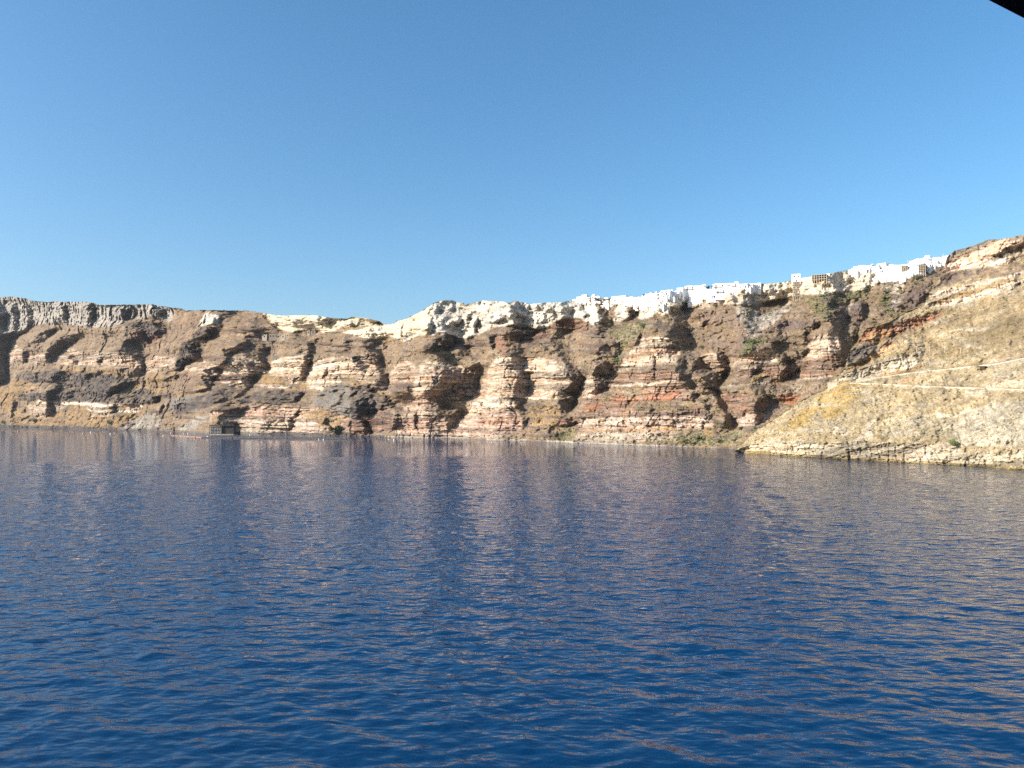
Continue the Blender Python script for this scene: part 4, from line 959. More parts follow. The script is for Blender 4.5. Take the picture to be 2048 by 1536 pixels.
# ------------------------------------------------------------------ village houses
def shared(name, mb, mat):
    return mb.mesh(name, mat)
WIN_ME = shared('window', MB().box((0, 0, 0), (.8, .16, 1.0)), M_GLASS)
DOOR_ME = shared('door', MB().box((0, 0, 0), (.9, .16, 2.0)), M_DOOR)
def house_meshes(w, d, h, roof):
    b = MB().box((0, 0, (h - 4) / 2), (w, d, h + 4))
    t = .25
    if roof == 'flat':
        b.box((0, -d / 2 + t / 2, h + .3), (w, t, .6)); b.box((0, d / 2 - t / 2, h + .3), (w, t, .6))
        b.box((-w / 2 + t / 2, 0, h + .3), (t, d - 2 * t, .6)); b.box((w / 2 - t / 2, 0, h + .3), (t, d - 2 * t, .6))
        return b.mesh('wall', M_WHITE), None
    wall = b.mesh('wall', M_WHITE)
    r = MB()
    if roof == 'vault':
        n = 10; r0 = w / 2 - .02; pts = [(r0 * math.cos(math.pi * i / n), h + .62 * r0 * math.sin(math.pi * i / n)) for i in range(n + 1)]
        k = len(pts)
        for y in (-d / 2 + .02, d / 2 - .02):
            for (x, z) in pts: r.v.append((x, y, z))
        r.f.append(tuple(range(k))); r.f.append(tuple(reversed(range(k, 2 * k))))
        for i in range(k - 1): r.f.append((i + 1, i, k + i, k + i + 1))
    elif roof == 'dome':
        q = min(w, d) / 2 * .85
        r.lathe((0, 0, h), [(q, 0)] + [(q * math.cos(a), .5 + q * .95 * math.sin(a)) for a in np.linspace(0, 1.45, 6)], 14)
    elif roof == 'stack':
        r.box((w * .12, d * .1, h + 1.3), (w * .55, d * .6, 2.6))
        r.box((-w * .3, d * .2, h + .8), (.7, .7, 1.6))
    return wall, r.mesh('roof', M_WHITE)
TYPES = []
for (w, d, h, roof, nw) in ((7, 6, 3.3, 'flat', 2), (9, 6, 3.4, 'flat', 3), (6, 6, 3.2, 'vault', 1), (5, 7, 3.0, 'vault', 1), (8, 7, 5.8, 'flat', 3),
                            (6, 6, 3.4, 'dome', 1), (10, 6, 3.2, 'stack', 3), (7, 7, 3.2, 'stack', 2), (12, 7, 3.3, 'flat', 4)):
    TYPES.append((w, d, h, roof, nw) + house_meshes(w, d, h, roof))
ROOFWORD = {'flat': 'flat roofed', 'vault': 'barrel vaulted', 'dome': 'domed', 'stack': 'stepped roof'}
def link(name, me, parent, loc):
    o = bpy.data.objects.new(name, me); COL.objects.link(o); o.parent = parent; o.location = loc; return o
def place_house(ti, p, rz, where, group, sc=1.0):
    w, d, h, roof, nw, wall, rf = TYPES[ti]
    e = empty('white_house', p, rz); e.scale = (sc, sc, sc)
    size = 'two storey' if h > 5 else ('long low' if w > 9 else 'small')
    tag(e, '%s %s white house, %s' % (size, ROOFWORD[roof], where), 'house', group + ', ' + ROOFWORD[roof] + ' ' + size)
    link('wall', wall, e, (0, 0, 0))
    if rf: link('roof', rf, e, (0, 0, 0))
    xs_ = [(-w / 2 + w * (i + .5) / (nw + 1)) for i in range(nw + 1)]
    di = random.randrange(nw + 1)
    for i, x in enumerate(xs_):
        if i == di: link('door', DOOR_ME, e, (x, -d / 2 - .05, 1.1))
        else: link('window', WIN_ME, e, (x, -d / 2 - .05, 1.75))
        if h > 5: link('window', WIN_ME, e, (x, -d / 2 - .05, 4.3))
    return e
VREG = {'1': (1130, 540, 10.24), '2': (1310, 530, 10.24), '3': (1490, 520, 10.24), '4': (1690, 490, 9.309)}
REG.update(VREG)
ORD = ['first', 'second', 'third', 'fourth', 'fifth', 'sixth', 'seventh', 'eighth', 'ninth', 'tenth', 'eleventh', 'twelfth', 'thirteenth', 'fourteenth', 'fifteenth', 'sixteenth', 'seventeenth', 'eighteenth', 'nineteenth', 'twentieth']
ROWW = ['lowest row', 'second row up', 'third row up', 'fourth row up', 'fifth row up', 'sixth row up', 'seventh row up', 'eighth row up', 'ninth row up', 'tenth row up', 'eleventh row up', 'twelfth row up']
def cluster(reg, poly, where, group, step_x=(7, 12), step_y=4.0, tw=None):
    pp = px(reg, poly); x0, y0 = pp.min(0); x1, y1 = pp.max(0)
    y = y1 - 1.0; n = 0; row = 0
    while y > y0 - 1:
        x = x0 + random.uniform(0, 8); k = 0
        while x < x1:
            if inpoly(np.array([x]), np.array([y - 1.5]), pp)[0]:
                p = on(CI, x, max(y, float(CLIFF_TOP(x)) + 1.5))
                ti = random.choices(range(9), tw or (6, 6, 3, 3, 2, 1, 4, 4, 3))[0]
                
                out = Vector((p.x, p.y, 0)).normalized()
                place_house(ti, p + out * 2.6, face_cam(p, -.25 + random.gauss(0, .14)), '%s from left, %s %s' % (ORD[min(k, 19)], ROWW[min(row, 11)], where), group, random.uniform(.58, .86)); n += 1; k += 1
            x += random.uniform(*step_x)
        y -= step_y; row += 1 if k else 0
    return n
nh = 0
nh += cluster('1', [(150,660),(150,610),(320,555),(480,540),(700,580),(860,590),(900,650),(680,700),(470,650),(250,650)], 'at left village end', 'houses at the left end of the village', step_y=4.4)
nh += cluster('1', [(860,610),(1100,560),(1350,600),(1540,580),(1540,780),(1300,700),(1200,650),(1050,680),(980,790),(800,770),(690,710),(860,660)], 'in the village dip', 'houses in the dip of the village', step_y=4.4)
nh += cluster('1', [(1540,590),(1700,500),(2060,480),(2060,790),(1750,790),(1540,790)], 'on the middle slope', 'houses on the middle slope')
nh += cluster('2', [(130,560),(330,540),(620,470),(1020,430),(1040,520),(1000,680),(900,790),(760,800),(620,700),(480,650),(200,740),(130,760)], 'left of the hotel', 'houses left of the long hotel')
nh += cluster('2', [(1000,560),(1210,490),(1700,470),(1710,620),(1500,560),(1380,690),(1150,690),(1010,640)], 'below the hotel', 'houses below the long hotel')
nh += cluster('2', [(1740,440),(2048,400),(2160,395),(2100,490),(2048,540),(1780,500)], 'right of the hotel', 'houses right of the long hotel', tw=(6,8,0,0,0,0,3,3,6))
nh += cluster('4', [(100,540),(300,440),(580,420),(590,560),(420,510),(200,540)], 'on the cream bluff', 'houses on the cream bluff')
nh += cluster('4', [(590,560),(600,440),(1030,430),(1100,520),(1090,650),(680,690),(620,640)], 'below the domed towers', 'houses below the domed towers', step_y=4.4)
nh += cluster('4', [(1100,520),(1240,350),(1380,280),(1560,275),(1910,225),(1920,340),(1800,400),(1560,480),(1300,580),(1110,630)], 'beside the headland', 'houses beside the headland', step_y=4.4)

def long_hotel(x0, x1, ybase, hpx, storeys, label, cat='hotel'):
    p = on(CI, (x0 + x1) / 2, ybase)
    R = math.hypot(p.x, p.y); m = R / FPX
    w, h = (x1 - x0) * m, hpx * m; d = 9
    p = p + Vector((p.x, p.y, 0)).normalized() * 4.0
    e = empty('hotel_building', p, face_cam(p, -.05)); tag(e, label, cat)
    b = MB().box((0, 0, (h - 5) / 2), (w, d, h + 5))
    b.box((0, -d / 2 + .15, h + .35), (w, .3, .7)); b.box((w * .4, 1, h + 1.2), (3, 3, 2.4)); b.box((-w * .3, 1.5, h + .9), (5, 3, 1.8))
    b.build('wall', M_WHITE, e)
    for s_ in range(storeys):
        z = h * (s_ + .5) / storeys
        if s_: MB().box((0, -d / 2 - .5, h * s_ / storeys), (w * .98, 1.0, .18)).build('balcony', M_WHITE, e)
        n = max(3, int(w / 4.2))
        for i in range(n):
            link('window', WIN_ME, e, (-w / 2 + w * (i + .5) / n, -d / 2 - .05, z)).scale = (1.3, 1, 1.15)
    return e
long_hotel(1428, 1477, 576, 8.5, 2, 'long flat white hotel block standing highest on the village ridge')
long_hotel(1371, 1411, 580, 8, 2, 'broad white building left of the trees by the long hotel', 'building')
long_hotel(1432, 1474, 586, 6, 2, 'white terrace building directly under the long hotel', 'building')
def tower(x, y, label, group=None):
    p = on(CI, x, y); R = math.hypot(p.x, p.y); m = R / FPX
    e = empty('domed_tower', p, face_cam(p)); tag(e, label, 'tower', group)
    r = 3.0 * m; h = 5.0 * m
    MB().lathe((0, 0, -4), [(r * 1.08, 0), (r * 1.05, 4), (r * .95, 4 + h)], 16).build('wall', M_WHITE, e, True)
    MB().lathe((0, 0, h), [(r * .95, 0)] + [(r * .95 * math.cos(a), r * .8 * math.sin(a)) for a in np.linspace(.15, 1.4, 5)], 16).build('dome', M_WHITE, e, True)
    link('window', WIN_ME, e, (0, -r * .97, h * .62)); link('door', DOOR_ME, e, (0, -r * 1.02, 1.1))
for x, y, w_ in ((1744.5, 535.5, 'leftmost'), (1759, 535, 'middle'), (1774, 534.5, 'rightmost')):
    tower(x, y, 'round whitewashed tower with a dome, %s of three in a row on the ridge' % w_, 'domed towers in a row')
tower(1836, 524, 'round whitewashed tower with a dome above the stepped dark terraces')
for x, y, w_ in ((1302, 590, 'leftmost'), (1313, 589, 'middle'), (1324, 588, 'rightmost')):
    tower(x, y, 'domed white chapel tower over the middle slope, %s of three' % w_, 'domed chapel towers')

# unfinished concrete frames and dark terraces in the cliff top
def frame_building(x0, x1, y0, y1, cols, floors, label, cm=None):
    cm = cm or M_CONC
    p = on(CI, (x0 + x1) / 2, y1); R = math.hypot(p.x, p.y); m = R / FPX
    w, h, d = (x1 - x0) * m, (y1 - y0) * m, 9.0
    e = empty('concrete_frame_building', p, face_cam(p, -.1)); tag(e, label, 'building')
    e.location = p + Vector((0, -1.5, 0))
    MB().box((0, d / 2 - .3, h / 2 - 1), (w, .6, h + 2)).build('back_wall', M_SHADE, e)  # shade of the open bays put into the wall colour
    for f in range(floors + 1):
        MB().box((0, 0, h * f / floors), (w, d, .22)).build('floor_slab', cm, e)
    for c in range(cols + 1):
        x = -w / 2 + .3 + (w - .6) * c / cols
        MB().box((x, -d / 2 + .3, h / 2 - 2), (.32, .4, h + 4)).build('column', cm, e)
    for f in range(floors):
        for c in range(cols):
            if random.random() < .12:
                x = -w / 2 + w * (c + .5) / cols
                MB().box((x, -d / 2 + .55, h * (f + .5) / floors), (w / cols - .6, .25, h / floors - .4)).build('infill_panel', cm, e)
frame_building(1586, 1605, 568, 594, 5, 6, 'unfinished concrete frame of open dark bays built into the cliff')
frame_building(1625, 1652, 552, 560, 6, 2, 'low open concrete arcade of dark bays on the cliff top')
frame_building(1837, 1849, 533, 544, 3, 4, 'stepped dark terraces stacked on the white village slope', M_PALEW)
frame_building(1803, 1813, 535, 544, 3, 3, 'dark open fronted block among white houses by the headland', M_PALEW)
p = on(CI, 1592, 562); e = empty('white_house', p, face_cam(p)); tag(e, 'white cubic house beside the concrete arcade on the cliff edge', 'house')
MB().box((0, 0, 1), (6.5, 6, 8)).build('wall', M_WHITE, e); link('window', WIN_ME, e, (-1.2, -3.05, 3)); link('window', WIN_ME, e, (1.4, -3.05, 3)); link('door', DOOR_ME, e, (0, -3.05, -.4))

# masts and poles
def pole(name, info, x, y, hpx, label, cat, group=None, r=.11, arm=False):
    p = on(info, x, y); m = math.hypot(p.x, p.y) / FPX; h = hpx * m
    e = empty(name, p, face_cam(p)); tag(e, label, cat, group)
    MB().tube([(0, 0, -1.5), (0, 0, h)], [r, r * .7], 6).build('shaft', M_POLE, e)
    if arm: MB().tube([(0, 0, h * .97), (.5, 0, h), (1.0, 0, h * .99)], r * .6, 5).build('arm', M_POLE, e)
    else: MB().box((0, 0, h * .9), (.9, .08, .08)).build('crossbar', M_POLE, e)
for i, (x, y) in enumerate(((1833, 704), (1859, 703), (1890, 705), (1921, 707))):
    pole('roadside_pole', HI, x, y, 10, 'thin pale pole on the dry slope above the road, %s of four from the left' % ('first', 'second', 'third', 'fourth')[i], 'pole', 'poles in a row above the road', .12)
pole('antenna_mast', CI, 1886, 518, 9, 'slim antenna mast on the ridge beside the headland', 'antenna', None, .14)
pole('antenna_mast', CI, 1815.5, 528, 7, 'slim dark antenna mast on the ridge behind the domed towers', 'antenna', None, .12)

# ------------------------------------------------------------------ roads on the headland
def smooth_path(pts, x0, x1, step, lift):
    f = interp(pts); P_ = []
    for x in np.arange(x0, x1, step):
        y = float(f(x)); ux, uy, T = ray(x, y)
        q = on(HI, x, y); P_.append((float(ux), float(uy), float(T), math.hypot(q.x, q.y)))
    Rs = np.array([q[3] for q in P_]); k = 4
    Rs = np.convolve(np.pad(Rs, k, mode='edge'), np.ones(2 * k + 1) / (2 * k + 1), 'valid')
    return [Vector((a * r, b * r, CAM_H + r * t + lift)) for (a, b, t, _), r in zip(P_, Rs)]
def ribbon(path, off0, off1, z0, z1):
    """closed strip along a path between two horizontal offsets (towards the viewer negative) and two heights"""
    mb = MB(); n = len(path)
    for i, p in enumerate(path):
        t = path[min(i + 1, n - 1)] - path[max(i - 1, 0)]; t.z = 0; t.normalize()
        nrm = Vector((-t.y, t.x, 0))
        for (o_, z_) in ((off0, z0), (off0, z1), (off1, z1), (off1, z0)):
            q = p + nrm * o_; mb.v.append((q.x, q.y, p.z + z_))
    for i in range(n - 1):
        for k in range(4):
            a, b = i * 4 + k, i * 4 + (k + 1) % 4
            mb.f.append((a, b, b + 4, a + 4))
    mb.f.append((3, 2, 1, 0)); mb.f.append(tuple((n - 1) * 4 + k for k in range(4)))
    return mb
for pts, nm, lab in ((ROAD_UP, 'upper', 'cream parapet wall along the upper road rising to the right'), (ROAD_LOW, 'lower', 'cream parapet wall along the lower road across the headland')):
    path = smooth_path(pts, pts[0][0], pts[-1][0], 5, .2)
    o = ribbon(path, .5, 6.5, -.6, -.05).build('road', M_ASPH); tag(o, kind='structure')
    e = empty('parapet_wall', path[len(path) // 2]); tag(e, lab, 'wall')
    loc = [q - path[len(path) // 2] for q in path]
    ribbon(loc, 0, .4, -.7, .2).build('wall', M_WALL, e)
    ribbon(loc, -.06, .46, .2, .28).build('coping', M_WALL, e)
p = on(HI, 1671, 770)
e = empty('retaining_wall', p, face_cam(p, -.12)); tag(e, 'cream retaining wall at the bend of the road on the headland edge', 'wall')
m = math.hypot(p.x, p.y) / FPX
MB().prism([(-13 * m, -2.0), (6 * m, -1.2), (12 * m, 2), (-13 * m, 3)], -5, 1.2).build('wall', M_WALL, e)
MB().prism([(-13.3 * m, -2.2), (6 * m, -1.4), (12.3 * m, 2), (-13.3 * m, 3.2)], 1.2, 1.45).build('coping', M_WALL, e)
# culvert by the upper road: solid near-black block stands for its shaded mouth
p = on(HI, 1964, 737); e = empty('road_culvert', p, face_cam(p)); tag(e, 'dark culvert mouth in the bank under the upper road', 'culvert')
MB().box((0, 0, .3), (2.2, 1.4, 1.8)).build('shaded_mouth', M_SHADE, e); MB().box((0, -.2, 1.35), (3.0, 1.8, .3)).build('lintel', M_WALL, e)

# ------------------------------------------------------------------ old mine buildings on the left hill
def ruin(x, y, wpx, hpx, d, label, mat, roofmat, lean=.0, wins=2, rz=0.0, cat='ruin', name='ruined_building'):
    p = on(CI, x, y); m = math.hypot(p.x, p.y) / FPX; w, h = wpx * m, hpx * m
    e = empty(name, p + Vector((0, -d * .3, 0)), face_cam(p, rz - .55)); tag(e, label, cat)
    mb = MB(); n0 = 0
    pr = [(-w / 2, -4), (w / 2, -4), (w / 2, h), (w * .2, h - lean), (-w * .1, h - lean * .3), (-w / 2, h - lean)]
    k = len(pr)
    for yy in (-d / 2, d / 2):
        for (a, b) in pr: mb.v.append((a, yy, b))
    mb.f.append(tuple(range(k))); mb.f.append(tuple(reversed(range(k, 2 * k))))
    for i in range(k): j = (i + 1) % k; mb.f.append((i, k + i, k + j, j))
    mb.build('wall', mat, e)
    if roofmat: MB().box((0, 0, h + .1), (w * 1.02, d * 1.05, .3)).build('roof', roofmat, e)
    for i in range(wins):
        MB().box((-w / 2 + w * (i + .5) / wins, -d / 2 - .02, h * .45), (min(2.2, w / wins * .4), .3, min(2.6, h * .4))).build('window', M_SHADE, e)  # dark boxes carry the shade of the window holes
ruin(551, 677, 19, 9, 9, 'roofed grey stone mine building on the brow under the quarry', M_STONE, M_WOODB, 0, 3)
ruin(531, 677, 10, 8, 6, 'small pale hut left of the grey mine building', M_PALEW, None, 1.2, 1)
ruin(569, 677, 9, 6, 6, 'small pale hut right of the grey mine building', M_PALEW, None, 1.0, 1)
ruin(619.5, 670, 5, 10, 5, 'pale ruined tower with a broken top on the hill crest', M_PALEW, None, 3.0, 1)
ruin(629, 668, 11, 5, 6, 'low brown shed leaning on the ruined tower', M_STONE, M_WOODB, 0, 1)
ruin(556, 714, 18, 3, 3, 'low stone loading wall in the gully below the mine', M_STONE, None, .8, 0, cat='wall', name='loading_wall')
a, b_ = on(CI, 541, 678, 2.5), on(CI, 546, 714, 3.0)
e = empty('ore_chute', b_); tag(e, 'long thin ore chute running down the gully from the mine', 'chute')
MB().tube([a - b_, (a - b_) * .5 + Vector((0, -1, .6)), Vector((0, 0, 0))], .8, 6).build('trough', M_STONE, e)
for t in (.15, .5, .85):
    q = (a - b_) * t; MB().tube([q, q + Vector((0, .5, -5))], .3, 5).build('support', M_WOODB, e)

# ------------------------------------------------------------------ timber loading shed on the shore
p = sea_at(446, 869.0); m = math.hypot(p.x, p.y) / FPX
e = empty('loading_shed', p, face_cam(p, -.4)); tag(e, 'dark timber loading shed with a gridded open front on the shore', 'shed')
W, Hh, Dp = 45 * m, 18 * m, 10.0
MB().prism([(-W / 2, -Dp / 2), (W / 2, -Dp / 2), (W / 2, Dp), (-W / 2, Dp)], -3, .5).build('platform', M_CONC, e)
MB().box((0, 0, Hh - .6), (W * 1.02, Dp * 1.05, 1.2)).build('roof', M_WOODB, e)
MB().box((W * .24, Dp * .1, Hh / 2 - .3), (W * .5, Dp * .8, Hh - 1.9)).build('wall', M_WOODB, e)
for i in range(8):
    x = -W / 2 + .4 + i * (W * .48) / 7.0
    MB().box((x, -Dp / 2 + .3, Hh / 2), (.55 if i else .9, .5, Hh - 1.2)).build('post', M_WOODB, e)
for k in (.12, .45, .75):
    MB().box((-W * .26, -Dp / 2 + .62, Hh * k), (W * .48, .2, .35)).build('beam', M_WOODB, e)
for i in range(7):
    MB().box((-W / 2 + .4 + (i + .5) * (W * .48) / 7, -Dp / 2 + 1.2, Hh * .45), (W * .068 - .5, .1, Hh * .72)).build('panel', simple_mat('bleached_board', (.62, .60, .56), .9, .25, .5) if i == 0 else bpy.data.materials['bleached_board'], e)
p2 = sea_at(474, 868.6); e = empty('stone_ramp', p2, face_cam(p2)); tag(e, 'dark sloping ramp beside the timber loading shed', 'ramp')
mb = MB(); w_ = 12 * m
mb.v += [(-w_ / 2, -3, -2), (w_ / 2, -3, -2), (w_ / 2, 3, -2), (-w_ / 2, 3, -2), (-w_ / 2, -2, 1), (w_ / 2, -2, 6), (w_ / 2, 3, 6), (-w_ / 2, 3, 1)]
mb.f += [(3, 2, 1, 0), (4, 5, 6, 7), (0, 1, 5, 4), (1, 2, 6, 5), (2, 3, 7, 6), (3, 0, 4, 7)]
mb.build('ramp_body', M_WOODB, e)

# ------------------------------------------------------------------ buoys and floating booms
def buoy(x, y, rpx, mats, label, group):
    p = sea_at(x, y); m = math.hypot(p.x, p.y) / FPX; r = rpx * m * .8
    e = empty('mooring_buoy', p); tag(e, label, 'buoy', group)
    MB().lathe((0, 0, -r * .35), [(r * .35, -.3 * r), (r * .85, 0), (r, r * .5), (r * .9, r)], 12).build('hull', mats[0], e, True)
    MB().lathe((0, 0, r * .65), [(r * .9, 0), (r * .65, r * .5), (r * .2, r * .75)], 12).build('top', mats[1], e, True)
    MB().tube([(-.2 * r, 0, r * 1.36), (-.15 * r, 0, r * 1.7), (.15 * r, 0, r * 1.7), (.2 * r, 0, r * 1.36)], r * .08, 5).build('ring', M_BOOM, e)
WB = (M_BUOYW, M_BUOYW)
buoy(37, 863.5, 2.0, (M_ORANGE, M_ORANGE), 'single orange buoy far out on the left', 'coloured buoys')
buoy(389.6, 875, 1.7, (M_RED, M_BUOYW), 'small red and white buoy on the orange boom', 'coloured buoys')
buoy(415.4, 875.2, 2.3, (M_RED, M_BUOYW), 'large red and white buoy at the end of the orange boom', 'coloured buoys')
for x, y, r, lab in ((182, 865.5, 1.7, 'bright white buoy left of the grey landslide, largest of its trio'), (221, 868.2, 1.6, 'white buoy off the foot of the grey landslide, nearer the camera'),
      (166, 867, .8, 'tiny white float left of the bright white buoy'), (189, 865.6, .7, 'tiny white float just right of the bright white buoy'), (228.5, 866, .8, 'tiny white float behind the nearer white buoy'),
      (326.7, 872, 1.5, 'white buoy just left of the orange boom'), (342, 866.6, 1.3, 'white buoy behind the left end of the orange boom'), (367, 867, 1.2, 'white buoy left of the loading shed, left of a pair'),
      (376, 867.5, 1.4, 'white buoy left of the loading shed, right of a pair'), (436.5, 869.6, .9, 'tiny white float in front of the loading shed'), (500, 870.3, 1.4, 'white buoy right of the loading shed off the pale beach'),
      (458, 875, .8, 'tiny white float on the black boom'), (637.4, 879, 1.4, 'white buoy on the black boom, left of a pair'), (647, 879, 1.5, 'white buoy on the black boom, right of a pair'),
      (788, 880.5, 1.7, 'white buoy alone right of the black boom'), (777.6, 879, .8, 'tiny white float left of the lone white buoy'), (539.5, 872.2, .8, 'tiny pale float on the thin inner boom, left one'), (578.7, 873.8, .8, 'tiny pale float on the thin inner boom, right one'),
      (983, 884.5, .9, 'tiny white float off the middle of the cliff')):
    buoy(x, y, r, WB, lab, 'white buoys')
def boom(x0, y0, x1, y1, r, mat, label, nseg):
    A_, B_ = sea_at(x0, y0), sea_at(x1, y1); M_ = (A_ + B_) / 2
    e = empty('floating_boom', M_); tag(e, label, 'boom')
    for i in range(nseg):
        q0 = A_ + (B_ - A_) * (i / nseg); q1 = A_ + (B_ - A_) * ((i + .96) / nseg)
        off = Vector((0, random.uniform(-.8, .8), .25 * r))
        MB().tube([q0 - M_ + off, (q0 + q1) / 2 - M_ + off + Vector((0, .3, .05)), q1 - M_ + off], r, 7).build('float_segment', mat, e)
boom(343, 871.2, 403, 875, .27, M_ORANGE, 'orange floating boom at the left end of the black boom', 8)
boom(404, 875.1, 694, 879, .6, M_BOOM, 'long black floating boom parallel to the shore', 26)
boom(425, 871.3, 684, 876.2, .4, M_BOOM, 'thin inner boom between the long black boom and the shore', 18)

# ------------------------------------------------------------------ boulders along the waterline
def lump(seed, rad=1.0, sub=2):
    import bmesh
    bm = bmesh.new(); bmesh.ops.create_icosphere(bm, subdivisions=sub, radius=1.0)
    r_ = random.Random(seed); pl = [(Vector((r_.gauss(0, 1), r_.gauss(0, 1), r_.gauss(0, 1))).normalized(), r_.uniform(.55, .85)) for _ in range(9)]
    for v in bm.verts:
        for n_, d_ in pl:
            t = v.co.dot(n_)
            if t > d_: v.co -= n_ * (t - d_)
        v.co.z *= .75
    me = bpy.data.meshes.new('boulder'); bm.to_mesh(me); bm.free(); return me
BOUL = [lump(i) for i in range(6)]
for me in BOUL: me.materials.append(M_BOULD)
BOULP = [me.copy() for me in BOUL]
for me in BOULP: me.materials.clear(); me.materials.append(M_BOULP)
def boulders(x0, x1, n, size, meshes, label, group):
    for i in range(n):
        x = random.uniform(x0, x1); y = float(CLIFF_SHORE(x)) - random.uniform(-.8, 3.2)
        p = on(CI, x, y); m = math.hypot(p.x, p.y) / FPX
        o = bpy.data.objects.new('boulder', random.choice(meshes)); COL.objects.link(o)
        s_ = random.uniform(*size) * m; o.location = (p.x, p.y, max(p.z, -.2 * s_)); o.scale = (s_ * random.uniform(.8, 1.6), s_, s_ * random.uniform(.6, 1.1))
        o.rotation_euler = (random.uniform(-.3, .3), random.uniform(-.3, .3), random.uniform(0, 6.28))
        tag(o, label, 'boulder', group)
boulders(0, 225, 70, (1.0, 2.4), BOUL, 'dark lava boulder on the shore at the far left', 'boulders at the far left shore')
boulders(548, 775, 75, (1.1, 2.8), BOUL, 'dark lava boulder at the cliff foot behind the black boom', 'boulders behind the black boom')
boulders(560, 900, 28, (.9, 2.0), BOULP, 'pale boulder at the waterline below the pink cliff foot', 'pale boulders below the pink cliff')
boulders(1120, 1460, 36, (.7, 1.7), BOULP, 'pale boulder on the narrow beach left of the headland', 'pale boulders left of the headland')

# ------------------------------------------------------------------ shrubs and trees
def bush(name, info, x, y, wpx, hpx, mat, label, cat='bush', group=None, n=420):
    p = on(info, x, y); m = math.hypot(p.x, p.y) / FPX; w, h = wpx * m / 2, hpx * m
    e = empty(name, p, random.uniform(0, 6)); tag(e, label, cat, group)
    r_ = random.Random(int(x * 7 + y))
    tr = MB().tube([(0, 0, -.8), (.05 * w, 0, h * .3), (-.1 * w, .1 * w, h * .6)], [.07 * h, .05 * h, .02 * h], 6)
    for k in range(4):
        a = k * 1.6; tr.tube([(0, 0, h * .25), (w * .5 * math.cos(a), w * .5 * math.sin(a), h * .6)], [.035 * h, .012 * h], 5)
    tr.build('trunk', M_BARK, e)
    lobes = [(Vector((r_.uniform(-.6, .6) * w, r_.uniform(-.6, .6) * w, h * r_.uniform(.4, .78))), w * r_.uniform(.38, .6)) for _ in range(7)]
    mb = MB()
    for i in range(n):
        c, rad = r_.choice(lobes)
        dv = Vector((r_.gauss(0, 1), r_.gauss(0, 1), r_.gauss(0, .8))).normalized() * rad * r_.uniform(.55, 1.08)
        q = c + dv; s_ = w * r_.uniform(.08, .17)
        a1 = Vector((r_.gauss(0, 1), r_.gauss(0, 1), r_.gauss(0, 1))).normalized(); b1 = a1.orthogonal().normalized()
        k = len(mb.v); mb.v += [tuple(q - a1 * s_), tuple(q + b1 * s_ * .7), tuple(q + a1 * s_), tuple(q - b1 * s_ * .7)]; mb.f.append((k, k + 1, k + 2, k + 3))
    mb.build('crown', mat, e)
bush('shore_tree', CI, 672, 866.5, 25, 13, M_LEAF, 'dark spreading tree at the cliff foot behind the boulders', 'tree', n=700)
bush('shore_tree', CI, 222, 851, 15, 9, M_LEAF, 'round dark tree on the far left shore beside the grey landslide', 'tree')
bush('green_bush', HI, 1906, 892, 15, 11, M_LEAFG, 'bright green bush alone on the pale rock of the headland', n=600)
bush('ridge_tree', CI, 1416, 579, 9, 7, M_LEAF, 'dark tree left of the long hotel, left of a pair', 'tree', 'trees beside the long hotel')
bush('ridge_tree', CI, 1425, 578, 7, 8, M_LEAF, 'dark tree left of the long hotel, right of a pair', 'tree', 'trees beside the long hotel')
